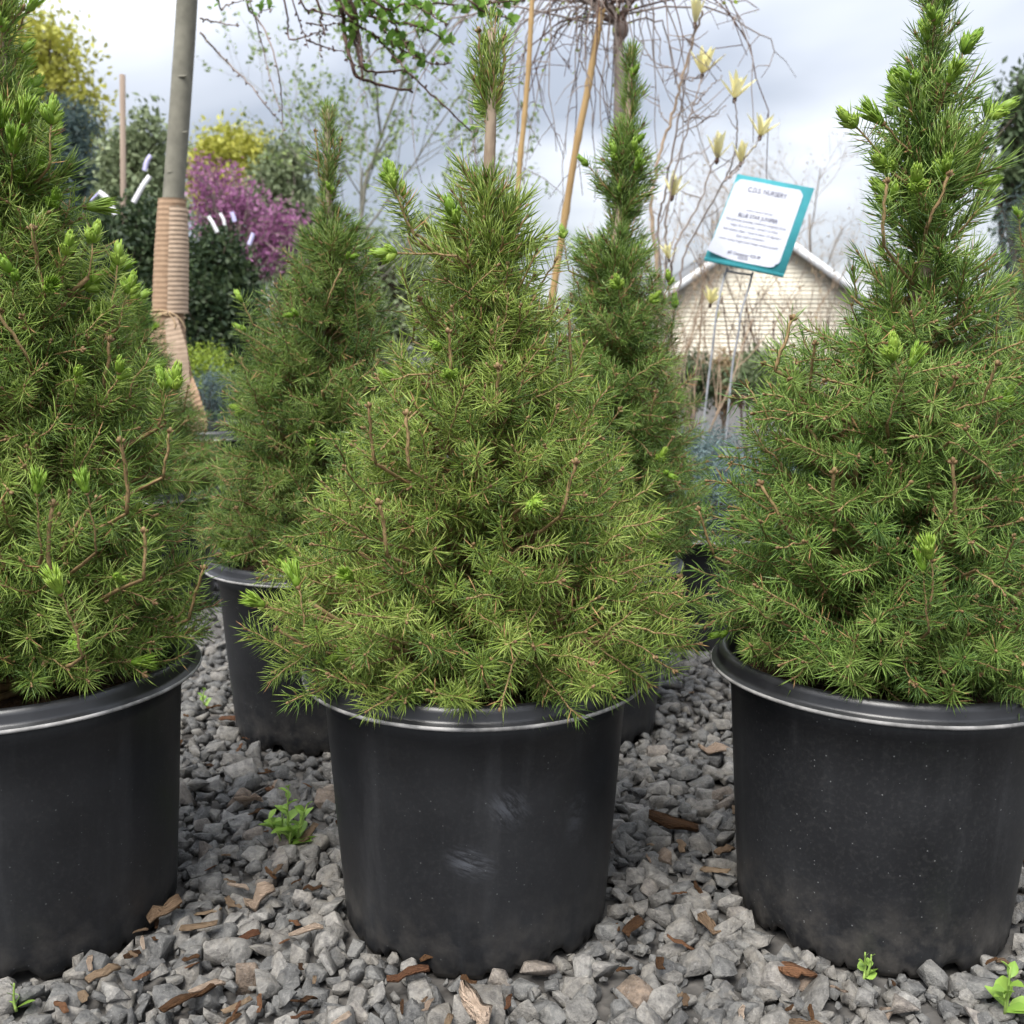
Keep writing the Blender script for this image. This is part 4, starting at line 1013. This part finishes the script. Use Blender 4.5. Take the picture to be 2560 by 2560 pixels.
clump_tree('blue_spruce', 'blue-green spruce between the tall dark spruce and its half hidden neighbour', 'tree', foot(1930, 3.2), [ell(1925, 430, 3.2, 40, 60), ell(1935, 540, 3.2, 70, 80), ell(1945, 680, 3.2, 90, 100), ell(1950, 860, 3.2, 100, 110)], 430, .030, 50, .028, M['f_bluepine'], M['bark_dark'], .02, 12, BG, aspect=.07)
for k, (x, D, h, sd) in enumerate([(1300, 4.2, 1.05, 61), (1430, 5.0, 1.1, 62), (1540, 5.5, 1.2, 63), (1230, 5.2, 1.25, 64), (1580, 4.4, .85, 65)]):
    twig_tree('twiggy_shrub', ['tan twiggy shrub under the yellow magnolia', 'reddish twiggy shrub below the sign before the cream building', 'tan twiggy shrub against the cream siding', 'pale bare shrub behind the slim-topped spruce', 'brown budding shrub beside the tall dark spruce'][k], 'shrub', foot(x, D), h, .42, 2, sd, M['twig_tan'] if k != 1 else M['twig_red'], .0055, M['f_bud'], .016, 2, BG, kids=4 if k not in (1, 2) else 3, start=.1, stems=5)
for k, (x, y, D, rx, ry, mt_, lb) in enumerate([(1300, 720, 5.0, 60, 45, 'f_mid', 'low dull green shrub at the foot of the cream building, left of the sign wires'), (1372, 715, 5.2, 45, 42, 'f_bud', 'low brown shrub seen between the sign wires'), (1440, 705, 4.8, 60, 40, 'f_olive', 'low grey-green shrub right of the sign wires')]):
    clump_tree('low_shrub', lb, 'shrub', foot(x, D), [ell(x, y, D, rx, ry)], 150, .03, 26, .03, M[mt_], M['twig_tan'], .012, 140 + k, BG, surf=.2)
clump_tree('low_conifer', 'low yellow-green conifer in a small pot by the wrapped trunk', 'shrub', (SMALL[5][0], SMALL[5][1], .17), [ell(388, 690, 3.5, 42, 32), ell(405, 740, 3.5, 48, 40)], 130, .022, 40, .018, M['f_lime'], M['bark_dark'], .008, 13, BG, aspect=.3)
JL = ['blue-green juniper in the small pot in the gap behind the dusty pot', 'blue-green juniper in the small pot a row behind the dusty pot', 'blue-green juniper round the wires of the sign', 'blue-green juniper low behind the slim-topped spruce', 'silvery blue juniper right of the wrapped trunk']
for k in range(5):
    x, y = SMALL[k]
    rr = np.random.default_rng(k + 70)
    lobes = [(x + rr.normal(0, .04), y + rr.normal(0, .04), .235 + rr.uniform(0, .05), .085, .085, .06) for _ in range(4)]
    if k == 4: lobes = [ell(402, 745, 2.86, 42, 38), ell(395, 800, 2.86, 50, 46)]
    clump_tree('blue_juniper', JL[k], 'juniper', (x, y, .17), lobes, 120, .018, 46, .013, M['f_juniper'], M['bark_dark'], .008, 80 + k, 'potted blue junipers', aspect=.22)

# the far-off wood that closes the view at the horizon
wrn = np.random.default_rng(808); wm = MB()
for k in range(420):
    x = wrn.uniform(-75, 75); yy = 70 + wrn.uniform(0, 6); h = 2.6 + 1.2 * math.sin(x * .21) + .8 * math.sin(x * .53 + 1)
    c = np.array((x, yy, wrn.uniform(.2, max(h, .8)))); leaf_cards(wm, c + wrn.normal(0, .6, (34, 3)), .55, wrn, 0, .6)
tag(wm.build('distant_wood', M['f_olive']), 'dull green wood far off along the horizon', 'wood', kind='stuff')
# post
mb = MB(); a, b = at(212, 420, 6), at(231, 141, 6); a[2] = 0; tube(mb, np.array([a, (a + b) / 2, b]) - a, [.017, .016, .0155], 10)
o = mb.build('wooden_post', M['post'], None); o.location = a; tag(o, 'thin leaning weathered wooden post rising above the shrubs', 'post')
# tags on the hollies
def tag_strip(pts, D, wd, mat, label):
    mb = MB(); P = smooth_path([at(x, y, D) for x, y in pts], 10); o0 = P[0].copy(); k = len(P)
    T = norm(np.gradient(P, axis=0)); Sd = norm(np.cross(T, np.array((0.2, -1., .1)))); Nn = np.cross(Sd, T)
    V = np.concatenate([P + Sd * wd / 2, P - Sd * wd / 2, P - Sd * wd / 2 + Nn * .0012, P + Sd * wd / 2 + Nn * .0012]) - o0
    F = []
    for q in range(4):
        for i in range(k - 1): F.append((q * k + i, ((q + 1) % 4) * k + i, ((q + 1) % 4) * k + i + 1, q * k + i + 1))
    mb.add(V, F); o = mb.build('plant_tag', mat); o.location = o0
    tag(o, label, 'tag', 'plastic tags hanging on the hollies')
tag_strip([(186, 362), (200, 372), (210, 388), (217, 405)], 4.2, .020, M['white_tag'], 'curved white tag strip tied on the dark holly')
tag_strip([(283, 332), (270, 350), (252, 382)], 4.2, .020, M['white_tag'], 'straight white tag strip hanging aslant on the dark holly')
tag_strip([(285, 293), (277, 305), (273, 322)], 4.3, .018, M['lilac_tag'], 'short lilac tag strip high on the grey-green shrub')
tag_strip([(393, 408), (402, 422), (410, 438)], 4.0, .014, M['white_tag'], 'white tag strip over the rounded dark holly')
tag_strip([(437, 400), (441, 410), (443, 418)], 4.0, .016, M['lilac_tag'], 'lilac tag before the magenta blossom')
tag_strip([(478, 440), (474, 452), (470, 462)], 4.0, .016, M['lilac_tag'], 'lilac tag low at the side of the rounded dark holly')
tag_strip([(170, 378), (180, 370), (187, 363)], 4.2, .008, M['lilac_tag'], 'narrow lilac tie end beside the curved white tag')
tag_strip([(415, 402), (422, 415), (424, 425)], 4.05, .012, M['white_tag'], 'small white tag between the lilac tag and the long white one')

# ------------------------------------------------------------------ weeping bare tree, canes, magnolia
def z3(x, y, D): return at((1300 + x / 3.22) * .7547, y / 3.22 * .7547, D)
Dw = 3.0; wr = np.random.default_rng(123)
b0 = np.array((z3(800, 600, Dw)[0], Dw, .0))
root = thing('weeping_cherry', 'small bare weeping tree with arching trunk and thin hanging twigs', 'tree', tuple(b0))
mb = MB(); tr = smooth_path([b0, z3(800, 900, Dw), z3(792, 400, Dw), z3(805, 240, Dw), z3(760, 130, Dw), z3(690, 45, Dw), z3(600, 15, Dw)], 34)
tube(mb, tr - b0, np.concatenate([np.linspace(.017, .015, 20), np.linspace(.015, .007, 14)]), 9)
tube(mb, smooth_path([z3(805, 240, Dw), z3(835, 130, Dw), z3(870, 20, Dw), z3(900, -60, Dw)], 8) - b0, np.linspace(.012, .006, 8), 7)
ellipsoid(mb, z3(800, 330, Dw) - b0, (.1, 0, 1), .06, .024, 0, 9, 6)
mb.build('trunk', M['twig_grey'], root, True)
tops = [z3(600, 15, Dw), z3(690, 45, Dw), z3(760, 130, Dw), z3(870, 20, Dw), z3(900, -60, Dw), z3(805, 200, Dw)]
for k in range(62):
    s = tops[int(wr.integers(len(tops)))]; left = wr.random() < .66
    ang = wr.uniform(0, 2 * PI); R0 = wr.uniform(.05, .50)
    off = np.array((-abs(math.cos(ang)) * R0 if left else abs(math.cos(ang)) * R0 * .8, math.sin(ang) * R0 * .6, wr.uniform(-.02, .05)))
    p1 = s + off * .6 + np.array((0, 0, .04)); p2 = s + off; ln = wr.uniform(.06, .62)
    p3 = p2 + np.array((off[0] * .35 + wr.normal(0, .02), off[1] * .1, -ln * .45)); p4 = p3 + np.array((wr.normal(0, .05), 0, -ln * .5))
    pts = smooth_path([s, p1, p2, p3, p4], 14) + wr.normal(0, .0045, (14, 3)); pts[0] = s
    mb = MB(); tube(mb, pts - b0, np.linspace(.0032, .0010, 14), 5)
    for q in range(4, 14, 2):
        e = pts[q] + np.array((wr.normal(0, .06), wr.normal(0, .05), -wr.uniform(.0, .09)))
        if wr.random() < .7: tube(mb, np.array([pts[q], (pts[q] + e) / 2 + np.array((0, 0, .01)), e]) - b0, [.0014, .0011, .0008], 4, 0, False)
    if k % 4 == 0:
        lv = MB(); leaf_cards(lv, pts[3:10] + wr.normal(0, .012, (7, 3)) - b0, .018, wr, 0, .6)
    br = mb.build('branch', M['twig_grey'] if k % 3 else M['twig_red'], root, True)
    if k % 4 == 0: lv.build('leaves', M['f_lime'], br)
def cane(pts, D, r, label):
    P = smooth_path([z3(x, y, D) for x, y in pts], 40); lo = P[-1].copy()
    mb = MB(); rad = np.full(40, r); rad[[6, 14, 22, 30]] *= 1.22
    tube(mb, P[::-1] - lo, rad[::-1] * np.linspace(1.08, .95, 40), 10)
    o = mb.build('bamboo_cane', M['bamboo'], None, True); o.location = lo; tag(o, label, 'cane', 'bamboo canes among the trees')
cane([(665, 70), (600, 400), (540, 750), (450, 1200), (350, 1820), (180, 2900)], 2.95, .0095, 'leaning yellow bamboo cane staking the bare weeping tree')
cane([(100, -60), (85, 250), (65, 600), (30, 1000), (0, 1300), (-60, 2100)], 2.7, .0065, 'thin tan bamboo cane behind the tufted spruce top')

Dm = 2.95; mr = np.random.default_rng(321)
mbase = np.array((at(1245, 800, Dm)[0], Dm, 0.0))
root = thing('magnolia_shrub', 'yellow-flowered magnolia with upright bare stems behind the sign', 'shrub', tuple(mbase))
j = at(1250, 700, Dm)
stems = [([(1060, 1700), (1100, 1350), (1200, 1000), (1300, 650), (1400, 300), (1468, 85)], .0062), ([(1120, 1800), (1180, 1500), (1250, 1100), (1320, 700), (1390, 300), (1405, 200)], .0042), ([(1180, 1700), (1300, 1200), (1400, 850), (1445, 690), (1465, 610)], .0034),
         ([(1250, 2000), (1440, 1650), (1540, 1340), (1585, 1290)], .0038), ([(1350, 2000), (1640, 1460), (1720, 1250), (1752, 1050), (1725, 805)], .0036), ([(1640, 1460), (1800, 1290), (1930, 1110)], .0028), ([(1640, 1460), (1740, 1380), (1775, 1320)], .0026), ([(1080, 2000), (1170, 1680), (1215, 1600)], .003),
         ([(1320, 980), (1420, 940), (1560, 935), (1660, 845)], .0026), ([(1400, 850), (1500, 740), (1630, 610)], .0024), ([(1200, 1000), (1130, 900), (1110, 760)], .002), ([(1250, 1100), (1420, 1010), (1500, 960)], .002), ([(1250, 1300), (1400, 1240), (1460, 1235)], .002), ([(1300, 650), (1240, 560), (1080, 500), (980, 330)], .0022), ([(1170, 1400), (1060, 1300), (1020, 1150)], .002), ([(1370, 360), (1330, 320), (1160, 330)], .0018), ([(1300, 650), (1400, 640), (1440, 600)], .002)]
for k, (pts, r) in enumerate(stems):
    path = [z3(x, y, Dm + .05 * math.sin(k * 1.9 + i * .6)) for i, (x, y) in enumerate(pts)]
    if pts[0][1] >= 1680: path = [mbase + np.array((mr.normal(0, .03), mr.normal(0, .03), 0)), (j + path[0]) / 2] + path
    P = smooth_path(path, 6 + 6 * len(path)); n = len(P); P[1:-1] += mr.normal(0, .0022, (n - 2, 3))
    mb = MB(); tube(mb, P - mbase, np.linspace(r, r * .5, n), 6)
    for q in range(int(n * .4), n, 5):
        e = P[q] + np.array((mr.choice([-1, 1]) * mr.uniform(.03, .10), mr.normal(0, .04), mr.uniform(.01, .08)))
        if mr.random() < .55: tube(mb, np.array([P[q], (P[q] + e) / 2 + np.array((0, 0, -.006)), e]) - mbase, [.0016, .0013, .0009], 4, 0, False)
    mb.build('stem', M['twig_grey'] if k else M['twig_tan'], root, True)
petal = leaf_mb(1, .27, .5, -.15, 6, 3, 0, .8)
def flower(pos, d, s, op, seed):
    g = np.random.default_rng(seed); mb = MB(); A = rot_to(d)
    for q in range(9):
        a = q * 2 * PI / 9 * 2 + g.uniform(-.25, .25); o_ = op * (1.25 if q < 5 else .6) * g.uniform(.7, 1.25)
        dv = A @ np.array((math.cos(a) * o_, math.sin(a) * o_, 1.0))
        inward = A @ np.array((-math.cos(a), -math.sin(a), .3))
        mb.merge(petal, orient(dv, inward) * s * g.uniform(.8, 1.1))
    f = mb.build('flower', M['petal'], root, True); f.location = pos - mbase
    c = MB(); ellipsoid(c, (0, 0, 0) - np.asarray(d) * s * .16, d, s * .3, s * .09, 0, 6, 4); c.build('flower_base', M['twig_red'], f, True)
for k, (x, y, d, s, op) in enumerate([(1408, 200, (.05, -.2, 1), .058, .35), (1465, 605, (.1, -.3, 1), .058, .75), (1728, 800, (.15, -.35, 1), .058, .9), (1585, 1290, (.05, -.2, 1), .060, .6), (1775, 1320, (.1, -.2, 1), .050, .5), (1932, 1105, (.2, -.2, 1), .055, .8), (1225, 1590, (.15, -.2, 1), .055, .7)]):
    flower(z3(x, y, Dm), norm(d), s * 1.25, op, 500 + k)
flower(at(1340, 575, 2.8), norm((.15, -.3, 1)), .055, .9, 520); flower(at(1352, 605, 2.8), norm((.1, -.1, 1)), .028, .3, 521); flower(at(1262, 490, 2.9), norm((-.1, -.2, 1)), .045, .6, 522)

# ------------------------------------------------------------------ sign
def paper_mat():
    m, t, b = new_mat('printed_sheet')
    f = noise_of(t, 14, 4, .6)
    t.links.new(ramp(t, f, [(.3, (.27, .285, .33)), (.7, (.33, .34, .38))]), b.inputs['Base Color'])
    b.inputs['Roughness'].default_value = .35; bump(t, b, f, .25, .004); return m
M['paper'] = paper_mat()
M['teal'] = plain('teal_corrugated_plastic', (.028, .215, .245), (.045, .27, .30), .45, 30, 3, .1, .001)
M['ink'] = plain('sign_ink', (.07, .07, .10), (.11, .11, .15), .7, 40, 1, 0)
M['wire'] = plain('galvanised_wire', (.20, .21, .22), (.33, .34, .36), .45, 60, 2, 0)
BL, BR, TL = at(1328, 490, 2.50), at(1478, 522, 2.44), at(1386, 327, 2.645)
uu = BR - BL; Wd = np.linalg.norm(uu); uu = uu / Wd; vv = TL - BL; vv = vv - uu * np.dot(vv, uu); Hd = np.linalg.norm(vv); vv /= Hd; ww = np.cross(uu, vv)
A = Matrix(((uu[0], vv[0], ww[0], BL[0]), (uu[1], vv[1], ww[1], BL[1]), (uu[2], vv[2], ww[2], BL[2]), (0, 0, 0, 1)))
sign = thing('plant_sign', 'teal-backed nursery price sign on two grey wires above the pots', 'sign'); sign.matrix_world = A
mb = MB(); nfl = 40; wb = Wd
box(mb, (Wd / 2, Hd / 2, -.002), (Wd, Hd, .0035))
for q in range(nfl): box(mb, (wb * (q + .5) / nfl, .004, .0004), (wb / nfl * .45, .0082, .0014))
mb.build('backing_board', M['teal'], sign)
mb = MB(); nu_, nv_ = 22, 26; x0, x1, y0, y1 = Wd * .012, Wd * .90, Hd * .055, Hd * .945
V = []
for j_ in range(nv_):
    for i_ in range(nu_):
        a, b = i_ / (nu_ - 1), j_ / (nv_ - 1)
        # rounded corners: pull the ends in
        rc = .06; ex = 0
        for (ca, cb) in ((1, 0), (1, 1), (0, 1)):
            da, db = abs(a - ca), abs(b - cb)
            if da < rc and db < rc: ex = max(ex, (1 - da / rc) * (1 - db / rc))
        aa = a + (.5 - a) * .07 * ex; bb = b + (.5 - b) * .07 * ex
        curl = max(0, .30 - (a * .9 + b)) ** 1.5 * .10 + max(0, .12 - ((1 - a) + b)) * .05
        V.append((x0 + (x1 - x0) * aa, y0 + (y1 - y0) * bb, .0018 + curl + .0006 * math.sin(a * 9 + b * 5)))
F = [(j_ * nu_ + i_, j_ * nu_ + i_ + 1, (j_ + 1) * nu_ + i_ + 1, (j_ + 1) * nu_ + i_) for j_ in range(nv_ - 1) for i_ in range(nu_ - 1)]
mb.add(V, F); sheet = mb.build('paper_sheet', M['paper'], sign, True)
LINES = [('C.D.S. NURSERY', .840, .50, 0), ("juniperus squamata 'blue star'", .610, .34, 0), ('BLUE STAR JUNIPER', .545, .50, 1), ('slow growing spreading coniferous evergreen shrub', .485, .76, 0), ('height 18 to 24 inches - spread 3 to 4 feet', .428, .60, 0),
         ('best sun/part shade - hardy to about -25 degrees F', .372, .74, 0), ('does well in containers', .318, .36, 0), ('newer variety bright bluish foliage compact growth', .262, .74, 0), ('#3 Container $39.99', .128, .41, 1), ('0000000', .090, .13, 0)]
for txt, yy, wfrac, bold in LINES:
    cu = bpy.data.curves.new('printed_line', 'FONT'); cu.body = txt; cu.align_x = 'CENTER'; cu.align_y = 'CENTER'; cu.size = 1.0; cu.fill_mode = 'FRONT'
    cu.offset = .012 if bold else .0
    o = bpy.data.objects.new('printed_line', cu); C.objects.link(o); bpy.context.view_layer.update()
    w_ = max(o.dimensions.x, .01); s_ = Wd * wfrac / w_
    me = bpy.data.meshes.new_from_object(o); bpy.data.objects.remove(o)
    me.transform(Matrix.Diagonal((s_, s_ * 1.55, 1, 1))); me.materials.clear(); me.materials.append(M['ink'])
    t_ = link('printed_line', me, sheet); t_.location = (Wd * .455, Hd * yy, .0034)
mb = MB(); inv = np.array(A.inverted())
def loc(p): return (inv @ np.append(p, 1.0))[:3]
for pts in [[(1372, 506), (1362, 540), (1352, 590), (1345, 650), (1335, 730), (1328, 800), (1318, 930)], [(1420, 514), (1412, 545), (1398, 590), (1393, 630), (1382, 690), (1372, 800), (1362, 930)]]:
    tube(mb, smooth_path([loc(at(x, y, 2.487 + (.03 if y < 520 else .015 if y < 560 else 0))) for x, y in pts], 30), .0028, 7)
tube(mb, np.array([loc(at(1372, 511, 2.51)), loc(at(1396, 516, 2.50)), loc(at(1420, 519, 2.49))]), .0026, 7)
mb.build('wire_stake', M['wire'], sign, True)

# ------------------------------------------------------------------ cream building
M['siding'] = plain('cream_siding', (.66, .61, .50), (.74, .69, .57), .7, 3, 3, 0)
M['trim'] = plain('white_trim', (.62, .63, .64), (.74, .75, .76), .5, 4, 2, 0)
M['roof'] = plain('grey_shingles', (.10, .105, .11), (.19, .195, .20), .9, 12, 4, .4, .02)
Dh = 34.0; pk = at(1440, 431, Dh); er = at(1612, 557, Dh); hw = er[0] - pk[0]; ez = er[2]; pz = pk[2]
house = thing('cream_building', 'low cream-sided gable building with white roof trim behind the sign', 'building', (pk[0], Dh, 0))
mb = MB(); yb = 9.0
V = [(-hw, 0.02, 0), (hw, 0.02, 0), (hw, 0.02, ez), (0, 0.02, pz), (-hw, 0.02, ez), (-hw, yb, 0), (hw, yb, 0), (hw, yb, ez), (0, yb, pz), (-hw, yb, ez)]
mb.add(V, [(1, 6, 7, 2), (5, 0, 4, 9)]); mb.F.append(np.array([[0, 1, 2, 3, 4]])); mb.M.append(0); mb.F.append(np.array([[6, 5, 9, 8, 7]])); mb.M.append(0)
mb.build('wall', M['siding'], house)
bh = .14; z = 0.0
while z < pz - .1:
    def hwz(q): return hw if q < ez else hw * (pz - q) / (pz - ez)
    a, b = hwz(z) - .02, hwz(z + bh) - .02
    if b > .03:
        mb = MB(); mb.add([(-a, -.005, z), (a, -.005, z), (b, -.003, z + bh), (-b, -.003, z + bh), (-a, .0, z), (a, .0, z), (b, .0, z + bh), (-b, .0, z + bh)], [(0, 1, 2, 3), (4, 7, 6, 5), (0, 4, 5, 1), (0, 3, 7, 4), (1, 5, 6, 2), (3, 2, 6, 7)])
        mb.build('siding_board', M['siding'], house)
    z += bh
for sg in (-1, 1):
    mb = MB(); ox = hw + .35; oz = ez - .35 * (pz - ez) / hw
    V = [(0, -.35, pz + .03), (sg * ox, -.35, oz + .03), (sg * ox, yb + .3, oz + .03), (0, yb + .3, pz + .03)]
    V += [(x, y, zz + .14) for x, y, zz in V]
    mb.add(V, [(0, 1, 2, 3), (4, 7, 6, 5), (0, 4, 5, 1), (1, 5, 6, 2), (2, 6, 7, 3), (3, 7, 4, 0)]); rf = mb.build('roof', M['roof'], house)
    mb = MB(); V = [(0, -.40, pz - .10), (sg * ox, -.40, oz - .10), (sg * ox, -.36, oz - .10), (0, -.36, pz - .10)]; V += [(x, y, zz + .29) for x, y, zz in V]
    mb.add(V, [(0, 1, 2, 3), (4, 7, 6, 5), (0, 4, 5, 1), (1, 5, 6, 2), (2, 6, 7, 3), (3, 7, 4, 0)]); mb.build('rake_trim', M['trim'], rf)
